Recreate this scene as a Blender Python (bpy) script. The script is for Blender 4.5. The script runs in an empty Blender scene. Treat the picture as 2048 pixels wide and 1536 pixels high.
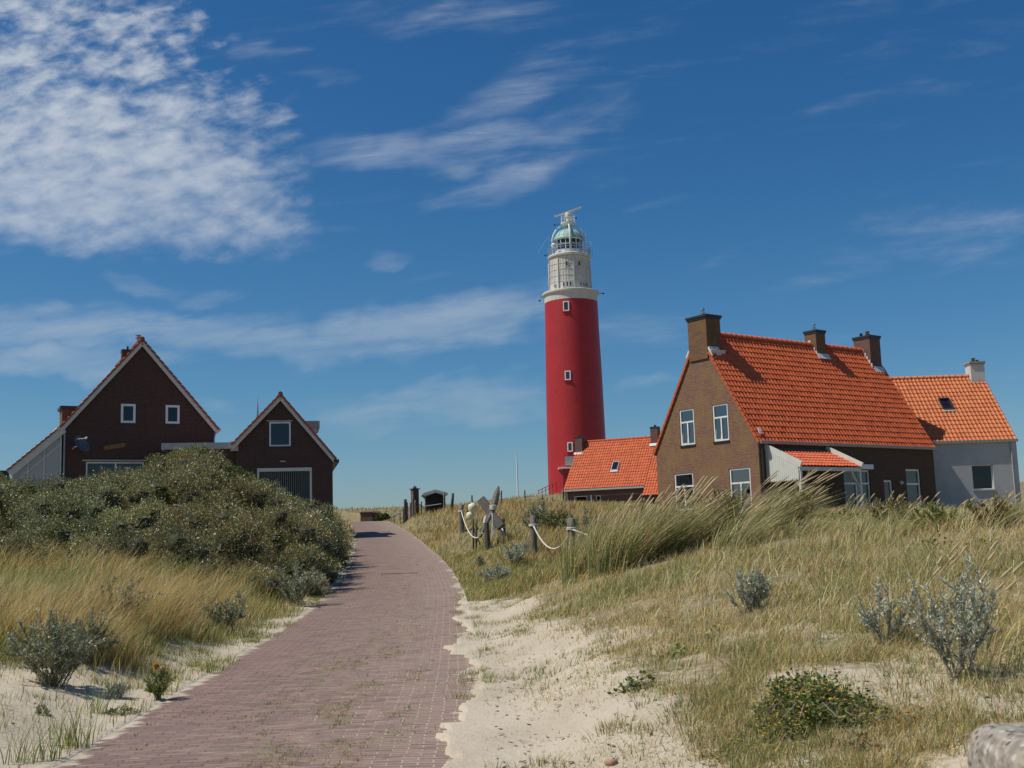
import bpy, bmesh, math, random
import numpy as np
from mathutils import Vector, Matrix, geometry
rng = np.random.default_rng(7); random.seed(7)
S = bpy.context.scene; COL = S.collection; PI = math.pi
# ------------------------------------------------------------------ camera
FPX, YH, ROLL, EYE = 2320., 1086., .031, 1.6
TH = math.atan((YH-768)/FPX)
Fv = np.array([0, math.cos(TH), math.sin(TH)]); Rv = np.array([1., 0, 0]); Uv = np.array([0, -math.sin(TH), math.cos(TH)])
R2 = math.cos(ROLL)*Rv-math.sin(ROLL)*Uv; U2 = math.sin(ROLL)*Rv+math.cos(ROLL)*Uv
CP = np.array([0, 0, EYE])
def W(px, py, d):            # measured point of the photo at distance d -> world
    r = Fv+(px-1024)/FPX*R2+(768-py)/FPX*U2
    return CP+r*d/r[1]
cd = bpy.data.cameras.new('camera'); cam = bpy.data.objects.new('camera', cd); COL.objects.link(cam)
M = Matrix(((R2[0], U2[0], -Fv[0], 0), (R2[1], U2[1], -Fv[1], 0), (R2[2], U2[2], -Fv[2], EYE), (0, 0, 0, 1)))
cam.matrix_world = M
cd.sensor_width = 36; cd.lens = FPX*36/2048; cd.clip_end = 20000; cd.clip_start = .05
cd.dof.use_dof = True; cd.dof.focus_distance = 32; cd.dof.aperture_fstop = 9
S.camera = cam
# ------------------------------------------------------------------ light
SUN = Vector((-.54, -.11, .835)).normalized()
sl = bpy.data.lights.new('sun', 'SUN'); sl.energy = 3.9; sl.angle = math.radians(.53); sl.color = (1, .95, .86)
so = bpy.data.objects.new('sun', sl); COL.objects.link(so); so.rotation_euler = SUN.to_track_quat('Z', 'Y').to_euler()
S.view_settings.view_transform = 'Standard'; S.view_settings.look = 'None'; S.view_settings.exposure = .1; S.view_settings.gamma = 1
wd = bpy.data.worlds.new('World'); S.world = wd; wd.use_nodes = True
class NT:
    def __init__(s, tree): s.t = tree; s.n = tree.nodes; s.l = tree.links
    def new(s, typ, **kw):
        n = s.n.new(typ)
        for k, v in kw.items():
            if k.startswith('i_'): n.inputs[k[2:]].default_value = v
            else: setattr(n, k, v)
        return n
    def put(s, inp, v):
        if isinstance(v, bpy.types.NodeSocket): s.l.new(v, inp)
        elif isinstance(v, (tuple, list)) and len(v) == 3 and inp.type == 'RGBA': inp.default_value = (*v, 1)
        else: inp.default_value = v
    def m(s, op, a, b=0, c=None, clamp=False):
        n = s.n.new('ShaderNodeMath'); n.operation = op; n.use_clamp = clamp
        s.put(n.inputs[0], a); s.put(n.inputs[1], b)
        if c is not None: s.put(n.inputs[2], c)
        return n.outputs[0]
    def mix(s, f, a, b, mode='MIX'):
        n = s.n.new('ShaderNodeMix'); n.data_type = 'RGBA'; n.blend_type = mode
        s.put(n.inputs[0], f); s.put(n.inputs[6], a); s.put(n.inputs[7], b)
        return n.outputs[2]
    def ss(s, v, lo, hi):    # smoothstep
        n = s.n.new('ShaderNodeMapRange'); n.interpolation_type = 'SMOOTHSTEP'
        s.put(n.inputs[0], v); s.put(n.inputs[1], lo); s.put(n.inputs[2], hi)
        return n.outputs[0]
    def noise(s, vec, scale, detail=4, rough=.55, dist=0, dim='3D'):
        n = s.n.new('ShaderNodeTexNoise'); n.noise_dimensions = dim
        if vec is not None: s.l.new(vec, n.inputs['Vector'])
        n.inputs['Scale'].default_value = scale; n.inputs['Detail'].default_value = detail
        n.inputs['Roughness'].default_value = rough; n.inputs['Distortion'].default_value = dist
        return n.outputs['Fac']
    def xyz(s, x, y, z):
        n = s.n.new('ShaderNodeCombineXYZ')
        for i, v in enumerate((x, y, z)): s.put(n.inputs[i], v)
        return n.outputs[0]
    def sep(s, v):
        n = s.n.new('ShaderNodeSeparateXYZ'); s.l.new(v, n.inputs[0]); return n.outputs
w = NT(wd.node_tree); w.n.clear()
sky = w.new('ShaderNodeTexSky', sky_type='NISHITA', sun_disc=False)
sky.sun_elevation = math.asin(SUN.z); sky.sun_rotation = math.atan2(SUN.x, SUN.y)
sky.altitude = 0; sky.air_density = 1.0; sky.dust_density = .4; sky.ozone_density = 2.2
tc = w.new('ShaderNodeTexCoord').outputs['Generated']
dx, dy, dz = w.sep(tc)
zc = w.m('MAXIMUM', dz, .02)
sr = w.n.new('ShaderNodeSeparateColor'); w.l.new(sky.outputs[0], sr.inputs[0]); cr_ = w.n.new('ShaderNodeCombineColor')
for i, (pw, g_) in enumerate(((1.65, 6.9), (1.18, 6.5), (.97, 7.2))): w.put(cr_.inputs[i], w.m('MULTIPLY', w.m('POWER', w.m('MULTIPLY', sr.outputs[i], .1), pw), g_))
skyc = cr_.outputs[0]
# cirrus and altocumulus: directions of the sky dome, az = x/y, el = z/y on the northern half
yy = w.m('MAXIMUM', dy, .05)
az = w.m('DIVIDE', dx, yy); el = w.m('DIVIDE', dz, yy)
def pxd(px, py):
    r = Fv+(px-1024)/FPX*R2+(768-py)/FPX*U2; return r[0]/r[1], r[2]/r[1]
warp = w.noise(w.xyz(az, el, 0), 7, 3); warp2 = w.noise(w.xyz(el, az, 3), 9, 3)
azw = w.m('ADD', az, w.m('MULTIPLY', w.m('SUBTRACT', warp, .5), .10)); elw = w.m('ADD', el, w.m('MULTIPLY', w.m('SUBTRACT', warp2, .5), .07))
def blob(px, py, rx, ry, ang=0, amp=1.):   # soft ellipse
    cx, cy = pxd(px, py); a = math.radians(ang); rx /= FPX; ry /= FPX
    u = w.m('SUBTRACT', azw, cx); v = w.m('SUBTRACT', elw, cy)
    p = w.m('ADD', w.m('MULTIPLY', u, math.cos(a)/rx), w.m('MULTIPLY', v, math.sin(a)/rx))
    q = w.m('ADD', w.m('MULTIPLY', u, -math.sin(a)/ry), w.m('MULTIPLY', v, math.cos(a)/ry))
    r = w.m('ADD', w.m('MULTIPLY', p, p), w.m('MULTIPLY', q, q))
    return w.m('MULTIPLY', w.ss(r, 1.0, 0.0), amp)
def union(bl):
    o = bl[0]
    for b in bl[1:]: o = w.m('MAXIMUM', o, b)
    return o
big = union([blob(120, 310, 640, 250, -8, 1.05), blob(60, 90, 560, 230, -12, .8), blob(400, 430, 330, 110, -8, .8), blob(30, 420, 480, 110, 0, .9), blob(450, 230, 300, 150, -25, .5), blob(330, 40, 200, 70, -20, .45)])
wisp = union([blob(900, 285, 380, 75, 4, .85), blob(1000, 200, 330, 90, 30, .55), blob(1090, 265, 260, 80, 18, .6), blob(620, 125, 160, 55, -14, .55), blob(980, 370, 240, 60, 18, .55), blob(900, 60, 320, 60, 6, .35), blob(520, 110, 80, 40, 30, .5),
              blob(860, 645, 460, 85, 6, .95), blob(640, 690, 400, 45, -3, .8), blob(200, 650, 600, 60, -3, .8), blob(80, 710, 420, 45, -2, .95), blob(870, 815, 340, 70, 5, .8),
              blob(310, 568, 130, 32, -6, .75), blob(430, 582, 100, 28, 0, .55), blob(765, 520, 75, 26, 8, .65), blob(1930, 455, 280, 70, 4, .42), blob(1290, 766, 110, 20, 0, .5),
              blob(30, 884, 100, 20, 0, .5), blob(430, 815, 90, 22, 0, .4), blob(1150, 640, 330, 60, -8, .42), blob(1700, 560, 260, 40, 8, .22), blob(1400, 200, 400, 60, 12, .12)])
pl = w.xyz(w.m('DIVIDE', dx, zc), w.m('DIVIDE', dy, zc), 0)
ripple = w.noise(w.xyz(w.m('ADD', az, w.m('MULTIPLY', el, .7)), w.m('MULTIPLY', w.m('SUBTRACT', el, w.m('MULTIPLY', az, .28)), 2.0), 0), 30, 4, .55, .15)
fib = w.noise(w.xyz(w.m('ADD', az, w.m('MULTIPLY', el, -.5)), w.m('MULTIPLY', w.m('SUBTRACT', el, w.m('MULTIPLY', az, .10)), 4.6), 1), 6.5, 6, .6, .35)
brd = w.noise(w.xyz(az, w.m('MULTIPLY', w.m('ADD', el, w.m('MULTIPLY', az, .25)), 2.6), 5), 9, 5, .6, .3)
fib2 = w.noise(w.xyz(az, w.m('MULTIPLY', w.m('SUBTRACT', el, w.m('MULTIPLY', az, .05)), 4.5), 7), 13, 6, .6, .4)
eh = w.ss(el, pxd(200, 90)[1], pxd(200, 400)[1])       # the lower part of the bank is solid, the upper breaks in small cells
bigf = w.m('ADD', w.m('ADD', w.m('MULTIPLY', big, 1.15), w.m('MULTIPLY', w.m('SUBTRACT', brd, .5), 1.0)), w.m('MULTIPLY', w.m('SUBTRACT', ripple, .5), w.m('SUBTRACT', 3.4, w.m('MULTIPLY', eh, 1.9))))
bigd = w.m('MULTIPLY', w.ss(bigf, .10, 1.85), w.ss(big, .0, .3))
wispd = w.m('MULTIPLY', w.ss(w.m('ADD', wisp, w.m('MULTIPLY', w.m('SUBTRACT', fib, .5), 2.3)), .08, 1.5), w.ss(w.m('ADD', fib2, w.m('MULTIPLY', wisp, .15)), .2, .7))
fwd = w.ss(dy, .2, .5)
cl = w.m('MULTIPLY', w.m('MAXIMUM', w.m('MULTIPLY', bigd, .80), w.m('MULTIPLY', wispd, .50)), fwd, clamp=True)
ccol = w.mix(w.ss(el, 0, .35), (3.3, 4.1, 4.8), (5.7, 6.1, 6.6))
skyf = w.mix(cl, skyc, ccol)
bg = w.new('ShaderNodeBackground'); w.put(bg.inputs[0], skyf); bg.inputs[1].default_value = .1
w.l.new(bg.outputs[0], w.new('ShaderNodeOutputWorld').inputs[0])
# ------------------------------------------------------------------ materials
def mat(name, base=(.5, .5, .5), rough=.6, metal=0, spec=None):
    m = bpy.data.materials.new(name); m.use_nodes = True; t = NT(m.node_tree)
    b = m.node_tree.nodes['Principled BSDF']; b.inputs['Base Color'].default_value = (*base, 1)
    b.inputs['Roughness'].default_value = rough; b.inputs['Metallic'].default_value = metal
    if spec is not None: b.inputs['Specular IOR Level'].default_value = spec
    return m, t, b
def bump(t, b, h, strength, dist):
    n = t.new('ShaderNodeBump'); n.inputs['Strength'].default_value = strength; n.inputs['Distance'].default_value = dist
    t.put(n.inputs['Height'], h); t.l.new(n.outputs[0], b.inputs['Normal'])
def paint(name, base, rough=.5, dirt=.25, sc=3., dirtcol=None):
    m, t, b = mat(name, base, rough); o = t.new('ShaderNodeTexCoord').outputs['Object']
    n = t.noise(o, sc, 6, .65); n2 = t.noise(o, sc*9, 3)
    f = t.m('MULTIPLY', t.ss(t.m('ADD', n, t.m('MULTIPLY', t.m('SUBTRACT', n2, .5), .4)), .4, .8), dirt)
    t.put(b.inputs['Base Color'], t.mix(f, base, dirtcol or tuple(c*.45 for c in base)))
    bump(t, b, n2, .15, .01); return m
def brick(name, c1, c2, mortar, patch=None, bw=.215, bh=.066, amt=.5):
    m, t, b = mat(name, c1, .85); uv = t.new('ShaderNodeUVMap').outputs[0]
    br = t.new('ShaderNodeTexBrick'); t.l.new(uv, br.inputs[0]); br.inputs['Scale'].default_value = 1
    br.inputs['Brick Width'].default_value = bw; br.inputs['Row Height'].default_value = bh; br.inputs['Mortar Size'].default_value = .008; br.inputs['Mortar Smooth'].default_value = .3
    br.inputs['Bias'].default_value = -.1
    t.put(br.inputs['Color1'], c1); t.put(br.inputs['Color2'], c2); t.put(br.inputs['Mortar'], mortar)
    n = t.noise(uv, 1.1, 6, .65, .3); n3 = t.noise(uv, 14, 3, .6)
    c = br.outputs['Color']
    if patch: c = t.mix(t.m('MULTIPLY', t.ss(n, .42, .62), amt), c, patch)
    st = t.new('ShaderNodeMapping'); st.inputs['Scale'].default_value = (9, .7, 1); t.l.new(uv, st.inputs[0])
    n4 = t.noise(st.outputs[0], 1, 5, .6)
    c = t.mix(t.m('MULTIPLY', t.ss(n4, .45, .75), .3), c, tuple(x*.5 for x in c1))
    c = t.mix(t.m('MULTIPLY', t.ss(n3, .35, .7), .5), c, tuple(x*.55 for x in c1))
    t.put(b.inputs['Base Color'], c); bump(t, b, t.m('ADD', t.m('MULTIPLY', br.outputs['Fac'], -1), t.m('MULTIPLY', n3, .5)), .6, .008)
    return m
def tilem(name, base, dark):
    m, t, b = mat(name, base, .55); at = t.new('ShaderNodeAttribute', attribute_name='Col').outputs['Fac']
    o = t.new('ShaderNodeTexCoord').outputs['Object']; n = t.noise(o, 1.3, 6, .65); n2 = t.noise(o, 18, 3, .6)
    c = t.mix(at, dark, base); c = t.mix(t.m('MULTIPLY', t.ss(n, .5, .75), .4), c, tuple(x*.6 for x in dark))
    c = t.mix(t.m('MULTIPLY', t.ss(n2, .56, .72), .35), c, (.12, .09, .05))
    t.put(b.inputs['Base Color'], c); return m
def foliage(name, trans=.3, rough=.55, spec=.3):
    m, t, b = mat(name, (.2, .2, .1), rough, spec=spec); at = t.new('ShaderNodeAttribute', attribute_name='Col').outputs['Color']
    t.l.new(at, b.inputs['Base Color']); tr = t.new('ShaderNodeBsdfTranslucent'); t.l.new(at, tr.inputs[0])
    mx = t.new('ShaderNodeMixShader'); mx.inputs[0].default_value = trans; t.l.new(b.outputs[0], mx.inputs[1]); t.l.new(tr.outputs[0], mx.inputs[2])
    t.l.new(mx.outputs[0], t.n['Material Output'].inputs[0]); return m
def woodm(name, base, dark):
    m, t, b = mat(name, base, .8); o = t.new('ShaderNodeTexCoord').outputs['Object']
    mp = t.new('ShaderNodeMapping'); mp.inputs['Scale'].default_value = (14, 14, 1.2); t.l.new(o, mp.inputs[0]); n = t.noise(mp.outputs[0], 3, 5, .6)
    t.put(b.inputs['Base Color'], t.mix(t.ss(n, .35, .65), dark, base)); bump(t, b, n, .5, .01); return m
MT = {}
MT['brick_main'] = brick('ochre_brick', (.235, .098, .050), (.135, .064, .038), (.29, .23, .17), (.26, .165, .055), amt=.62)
MT['brick_front'] = brick('ochre_brick_painted_shade', (.105, .052, .028), (.07, .036, .02), (.10, .08, .055))  # darker copy of the ochre brick, wall shade put into its colours
MT['brick_left'] = brick('dark_red_brick', (.090, .040, .028), (.060, .028, .022), (.105, .08, .065))
MT['brick_cott'] = brick('cottage_brick', (.17, .08, .055), (.11, .055, .04), (.17, .14, .11))
MT['brick_chim'] = brick('chimney_brick', (.20, .09, .035), (.10, .05, .028), (.14, .11, .07), (.2, .12, .03))
MT['tile_main'] = tilem('orange_pantile', (.60, .122, .028), (.43, .072, .017))
MT['tile_old'] = tilem('brown_orange_pantile', (.50, .115, .04), (.26, .055, .022))
MT['tile_light'] = tilem('light_orange_pantile', (.58, .165, .045), (.46, .115, .03))
MT['tile_porch'] = tilem('new_orange_pantile', (.66, .14, .048), (.52, .10, .036))
MT['white'] = paint('white_paint', (.78, .77, .73), .4, .25)
MT['cream'] = paint('cream_paint', (.62, .61, .54), .5, .3)
MT['fascia'] = paint('grey_fascia', (.42, .41, .37), .5, .35)
MT['stucco'] = paint('grey_stucco', (.47, .46, .44), .9, .35, 1.6)
MT['whitewall'] = paint('whitewashed_brick', (.60, .58, .53), .8, .5, 3)
MT['lead'] = paint('lead_flashing', (.62, .62, .60), .5, .5, 5)
MT['gutter'] = paint('gutter_paint', (.33, .32, .27), .5, .3)
MT['zinc'] = mat('zinc', (.5, .5, .5), .35, .9)[0]
MT['steel'] = paint('white_steel', (.72, .74, .74), .4, .3)
MT['greysteel'] = paint('grey_steel', (.30, .36, .40), .5, .4)
MT['dark'] = paint('dark_paint', (.03, .032, .032), .5, .3)
MT['blackwood'] = woodm('tarred_wood', (.022, .024, .026), (.008, .009, .01))
MT['slat'] = paint('dull_green_slat', (.17, .21, .19), .6, .3)
MT['dishgrey'] = paint('dish_grey', (.12, .15, .17), .5, .3)
MT['frost'] = paint('grey_translucent_panel', (.42, .42, .40), .35, .2)
MT['interior'] = mat('room_interior', (.10, .10, .10), .9)[0]
MT['curtain'] = paint('net_curtain', (.45, .47, .46), .9, .3, 8)
MT['blind'] = mat('grey_blind', (.34, .42, .44), .8)[0]
MT['wood'] = woodm('weathered_wood', (.23, .20, .155), (.09, .078, .06))
MT['darkwood'] = woodm('dark_weathered_wood', (.12, .10, .08), (.05, .043, .036))
MT['rope'] = paint('pale_rope', (.60, .58, .50), .8, .3, 20)
MT['buoy'] = paint('cream_plastic', (.72, .68, .45), .5, .35, 6)
MT['signwood'] = woodm('varnished_sign_wood', (.30, .15, .05), (.18, .085, .03))
MT['rope'].name = 'pale_rope'
def glassm():
    m = bpy.data.materials.new('window_glass'); m.use_nodes = True; t = NT(m.node_tree); t.n.clear()
    g = t.new('ShaderNodeBsdfGlossy'); g.inputs['Roughness'].default_value = .02; g.inputs['Color'].default_value = (.9, .93, .95, 1)
    tr = t.new('ShaderNodeBsdfTransparent'); tr.inputs[0].default_value = (.45, .5, .52, 1)
    fr = t.new('ShaderNodeFresnel'); fr.inputs[0].default_value = 1.6
    f = t.m('MINIMUM', t.m('ADD', t.m('MULTIPLY', fr.outputs[0], .5), .02), .2)
    mx = t.new('ShaderNodeMixShader'); t.l.new(f, mx.inputs[0]); t.l.new(tr.outputs[0], mx.inputs[1]); t.l.new(g.outputs[0], mx.inputs[2])
    t.l.new(mx.outputs[0], t.new('ShaderNodeOutputMaterial').inputs[0]); return m
MT['glass'] = glassm()
def redm():
    m, t, b = mat('red_tower_paint', (.40, .02, .022), .5); o = t.new('ShaderNodeTexCoord').outputs['Object']
    n = t.noise(o, .5, 6, .6); mp = t.new('ShaderNodeMapping'); mp.inputs['Scale'].default_value = (2.5, 2.5, .18); t.l.new(o, mp.inputs[0]); n2 = t.noise(mp.outputs[0], 1, 6, .65)
    v = t.new('ShaderNodeTexVoronoi'); v.inputs['Scale'].default_value = .45; t.l.new(o, v.inputs[0])
    c = t.mix(t.ss(n, .3, .7), (.44, .014, .016), (.37, .012, .014)); c = t.mix(t.m('MULTIPLY', t.ss(n2, .45, .72), .6), c, (.33, .02, .018)); c = t.mix(t.m('MULTIPLY', t.ss(t.noise(o, 1.6, 7, .7), .5, .75), .35), c, (.50, .04, .035))
    c = t.mix(t.m('MULTIPLY', t.ss(v.outputs[0], .07, .04), .8), c, (.08, .01, .01))
    t.put(b.inputs['Base Color'], c); bump(t, b, n, .3, .05); return m
MT['red'] = redm()
def drumm():
    m, t, b = mat('weathered_white_iron', (.6, .58, .52), .6); o = t.new('ShaderNodeTexCoord').outputs['Object']
    mp = t.new('ShaderNodeMapping'); mp.inputs['Scale'].default_value = (3, 3, .35); t.l.new(o, mp.inputs[0]); n = t.noise(mp.outputs[0], 1.6, 6, .7); n2 = t.noise(o, 6, 4)
    c = t.mix(t.m('MULTIPLY', t.ss(n, .45, .72), .6), (.60, .58, .52), (.33, .28, .20)); c = t.mix(t.m('MULTIPLY', t.ss(n2, .6, .75), .35), c, (.3, .2, .12))
    t.put(b.inputs['Base Color'], c); return m
MT['drum'] = drumm()
MT['copper'] = paint('copper_patina', (.30, .47, .40), .6, .4, 2)
def concm():
    m, t, b = mat('exposed_aggregate_concrete', (.4, .36, .3), .9); o = t.new('ShaderNodeTexCoord').outputs['Object']
    v = t.new('ShaderNodeTexVoronoi'); v.inputs['Scale'].default_value = 48; t.l.new(o, v.inputs[0]); n = t.noise(o, 9, 5); n2 = t.noise(o, 30, 4)
    c = t.mix(t.ss(n2, .4, .6), (.22, .185, .145), (.34, .30, .24)); g = t.sep(v.outputs['Color'])
    rd_ = t.ss(v.outputs['Distance'], .5, .35); c = t.mix(t.m('MULTIPLY', t.m('GREATER_THAN', g[0], .74), rd_), c, (.46, .42, .38)); c = t.mix(t.m('MULTIPLY', t.m('GREATER_THAN', g[1], .80), rd_), c, (.10, .09, .085))
    c = t.mix(t.m('MULTIPLY', t.ss(n, .5, .7), .6), c, (.33, .21, .09)); t.put(b.inputs['Base Color'], c); bump(t, b, v.outputs[0], .5, .01); return m
MT['concrete'] = concm()
MT['kerb'] = paint('kerb_concrete', (.46, .43, .36), .9, .5, 6)
MT['leaf'] = foliage('leaf'); MT['silver'] = foliage('silver_leaf', .15, .42, .5); MT['grass'] = foliage('grass_blade', .45, .5, .4)
def barkm():
    m, t, b = mat('twig_bark', (.22, .17, .115), .9); return m
MT['bark'] = barkm()
# ------------------------------------------------------------------ object helpers
def tag(o, label=None, cat=None, group=None, kind=None):
    for k, v in (('label', label), ('category', cat), ('group', group), ('kind', kind)):
        if v: o[k] = v
    return o
def empty(name, loc, rz=0, **kw):
    o = bpy.data.objects.new(name, None); COL.objects.link(o); o.location = loc; o.rotation_euler = (0, 0, rz); o.empty_display_size = .3
    return tag(o, **kw)
def link(name, me, mt, parent=None, loc=(0, 0, 0), **kw):
    o = bpy.data.objects.new(name, me); COL.objects.link(o); o.location = loc
    if mt is not None and not me.materials: me.materials.append(MT[mt] if isinstance(mt, str) else mt)
    if parent is not None: o.parent = parent
    return tag(o, **kw)
class MB:
    def __init__(s): s.v = []; s.f = []; s.uv = None
    def add(s, vs, fs):
        b = len(s.v); s.v += [tuple(map(float, v)) for v in vs]; s.f += [tuple(b+i for i in f) for f in fs]; return s
    def box(s, x0, x1, y0, y1, z0, z1):
        vs = [(x, y, z) for z in (z0, z1) for y in (y0, y1) for x in (x0, x1)]
        return s.add(vs, [(0, 2, 3, 1), (4, 5, 7, 6), (0, 1, 5, 4), (2, 6, 7, 3), (0, 4, 6, 2), (1, 3, 7, 5)])
    def bar(s, a, b, w, h, up=(0, 0, 1)):      # rectangular beam
        a = Vector(a); b = Vector(b); d = (b-a).normalized(); u = Vector(up); sx = d.cross(u)
        if sx.length < 1e-4: sx = Vector((1, 0, 0))
        sx.normalize(); su = sx.cross(d).normalized(); vs = []
        for p in (a, b):
            for i, j in ((-1, -1), (1, -1), (1, 1), (-1, 1)): vs.append(p+sx*i*w/2+su*j*h/2)
        return s.add(vs, [(0, 1, 2, 3), (7, 6, 5, 4), (0, 4, 5, 1), (1, 5, 6, 2), (2, 6, 7, 3), (3, 7, 4, 0)])
    def tube(s, pts, r, n=8, caps=True):
        pts = [Vector(p) for p in pts]; rs = r if isinstance(r, (list, tuple)) else [r]*len(pts); b = len(s.v); pu = None
        for i, p in enumerate(pts):
            d = (pts[min(i+1, len(pts)-1)]-pts[max(i-1, 0)]).normalized()
            if pu is None: pu = d.orthogonal().normalized()
            u = (pu-d*pu.dot(d)).normalized(); pu = u; v = d.cross(u)
            for k in range(n):
                a = 2*PI*k/n; s.v.append(tuple(p+u*math.cos(a)*rs[i]+v*math.sin(a)*rs[i]))
        for i in range(len(pts)-1):
            for k in range(n): s.f.append((b+i*n+k, b+i*n+(k+1) % n, b+(i+1)*n+(k+1) % n, b+(i+1)*n+k))
        if caps: s.f.append(tuple(b+k for k in range(n))[::-1]); s.f.append(tuple(b+(len(pts)-1)*n+k for k in range(n)))
        return s
    def lathe(s, prof, n=48, c=(0, 0), a0=0, a1=2*PI):
        b = len(s.v); full = abs(a1-a0-2*PI) < 1e-6; m = n if full else n+1
        for r, z in prof:
            for k in range(m):
                a = a0+(a1-a0)*k/n; s.v.append((c[0]+r*math.cos(a), c[1]+r*math.sin(a), z))
        for i in range(len(prof)-1):
            for k in range(n):
                k2 = (k+1) % m; s.f.append((b+i*m+k, b+i*m+k2, b+(i+1)*m+k2, b+(i+1)*m+k))
        return s
    def ring(s, c, R, r, n=40, m=6):   # torus
        b = len(s.v)
        for i in range(n):
            a = 2*PI*i/n
            for j in range(m):
                q = 2*PI*j/m; rr = R+r*math.cos(q); s.v.append((c[0]+rr*math.cos(a), c[1]+rr*math.sin(a), c[2]+r*math.sin(q)))
        for i in range(n):
            for j in range(m): s.f.append((b+i*m+j, b+((i+1) % n)*m+j, b+((i+1) % n)*m+(j+1) % m, b+i*m+(j+1) % m))
        return s
    def build(s, name, mt, parent=None, smooth=False, loc=(0, 0, 0), bevel=0, **kw):
        me = bpy.data.meshes.new(name); me.from_pydata(s.v, [], s.f); uvl = me.uv_layers.new(name='UVMap')
        co = np.array(s.v); n = len(me.loops); vi = np.empty(n, int); me.loops.foreach_get('vertex_index', vi); nn = np.empty(len(me.polygons)*3); me.polygons.foreach_get('normal', nn); nn = nn.reshape(-1, 3)
        tot = np.empty(len(me.polygons), int); me.polygons.foreach_get('loop_total', tot); pn = np.repeat(nn, tot, 0); p = co[vi]
        hz = np.abs(pn[:, 2]) > .8; tl = np.hypot(pn[:, 0], pn[:, 1])+1e-9; u = np.where(hz, p[:, 0], p[:, 0]*(-pn[:, 1]/tl)+p[:, 1]*(pn[:, 0]/tl)); v = np.where(hz, p[:, 1], p[:, 2])
        uvl.data.foreach_set('uv', np.stack([u, v], -1).ravel().astype('f'))
        if smooth: me.polygons.foreach_set('use_smooth', np.ones(len(me.polygons), bool))
        o = link(name, me, mt, parent, loc, **kw)
        if bevel: md = o.modifiers.new('bevel', 'BEVEL'); md.width = bevel; md.segments = 2; md.limit_method = 'ANGLE'
        return o
def npmesh(name, V, Fq, cols=None, mt=None, parent=None, loc=(0, 0, 0), smooth=False, **kw):
    me = bpy.data.meshes.new(name); V = np.asarray(V, 'f'); Fq = np.asarray(Fq, 'i'); k = Fq.shape[1]
    me.vertices.add(len(V)); me.vertices.foreach_set('co', V.ravel()); me.loops.add(Fq.size); me.loops.foreach_set('vertex_index', Fq.ravel())
    me.polygons.add(len(Fq)); me.polygons.foreach_set('loop_start', np.arange(0, Fq.size, k, dtype='i')); me.polygons.foreach_set('loop_total', np.full(len(Fq), k, 'i'))
    if cols is not None:
        a = me.color_attributes.new('Col', 'FLOAT_COLOR', 'POINT'); c = np.ones((len(V), 4), 'f'); c[:, :3] = cols; a.data.foreach_set('color', c.ravel())
    me.polygons.foreach_set('use_smooth', np.full(len(Fq), smooth))
    me.update(calc_edges=True); me.validate()
    return link(name, me, mt, parent, loc, **kw)
# ------------------------------------------------------------------ terrain
def vnoise(x, y, sc, seed=0):
    x = np.asarray(x)/sc+seed*17.3; y = np.asarray(y)/sc-seed*9.1
    xi = np.floor(x); yi = np.floor(y); fx = x-xi; fy = y-yi; fx = fx*fx*(3-2*fx); fy = fy*fy*(3-2*fy)
    def h(a, b):
        t = np.sin(a*127.1+b*311.7+seed*74.7)*43758.5453; return t-np.floor(t)
    return (h(xi, yi)*(1-fx)+h(xi+1, yi)*fx)*(1-fy)+(h(xi, yi+1)*(1-fx)+h(xi+1, yi+1)*fx)*fy-.5
def fbm(x, y, sc, o=4, seed=0): return sum(vnoise(x, y, sc/2**i, seed+i)/2**i for i in range(o))
def sst(a, b, x): t = np.clip((np.asarray(x, float)-a)/(b-a), 0, 1); return t*t*(3-2*t)
RY = np.array([-60, -12, 0, 4, 7.95, 9.9, 11.7, 15.9, 20.2, 24.5, 30.4, 36, 42, 50, 60, 74, 88, 100, 116, 140])
RX = np.array([-1.7, -1.55, -1.62, -1.66, -1.71, -1.79, -1.85, -2.07, -2.32, -2.58, -3.11, -3.7, -4.45, -5.5, -6.95, -9, -11.2, -13.6, -18.5, -27.])
RZ = np.array([-1.2, -.25, 0, .08, .17, .23, .28, .36, .45, .58, .86, 1.1, 1.36, 1.75, 2.28, 2.95, 3.55, 3.72, 3.6, 3.0])
def smooth_interp(yq, a):
    yq = np.asarray(yq, float); o = 0
    for k, wt in ((-1.5, .2), (-.7, .2), (0, .2), (.7, .2), (1.5, .2)): o = o+wt*np.interp(yq+k, RY, a)
    return o
rx = lambda y: smooth_interp(y, RX); rz = lambda y: smooth_interp(y, RZ); HW = 1.47
CPTS = [(1100, 1400, .33, 'z'), ]
ctl = []
def cpt(px, py, d): p = W(px, py, d); ctl.append((p[0], p[1], p[2]))
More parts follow.
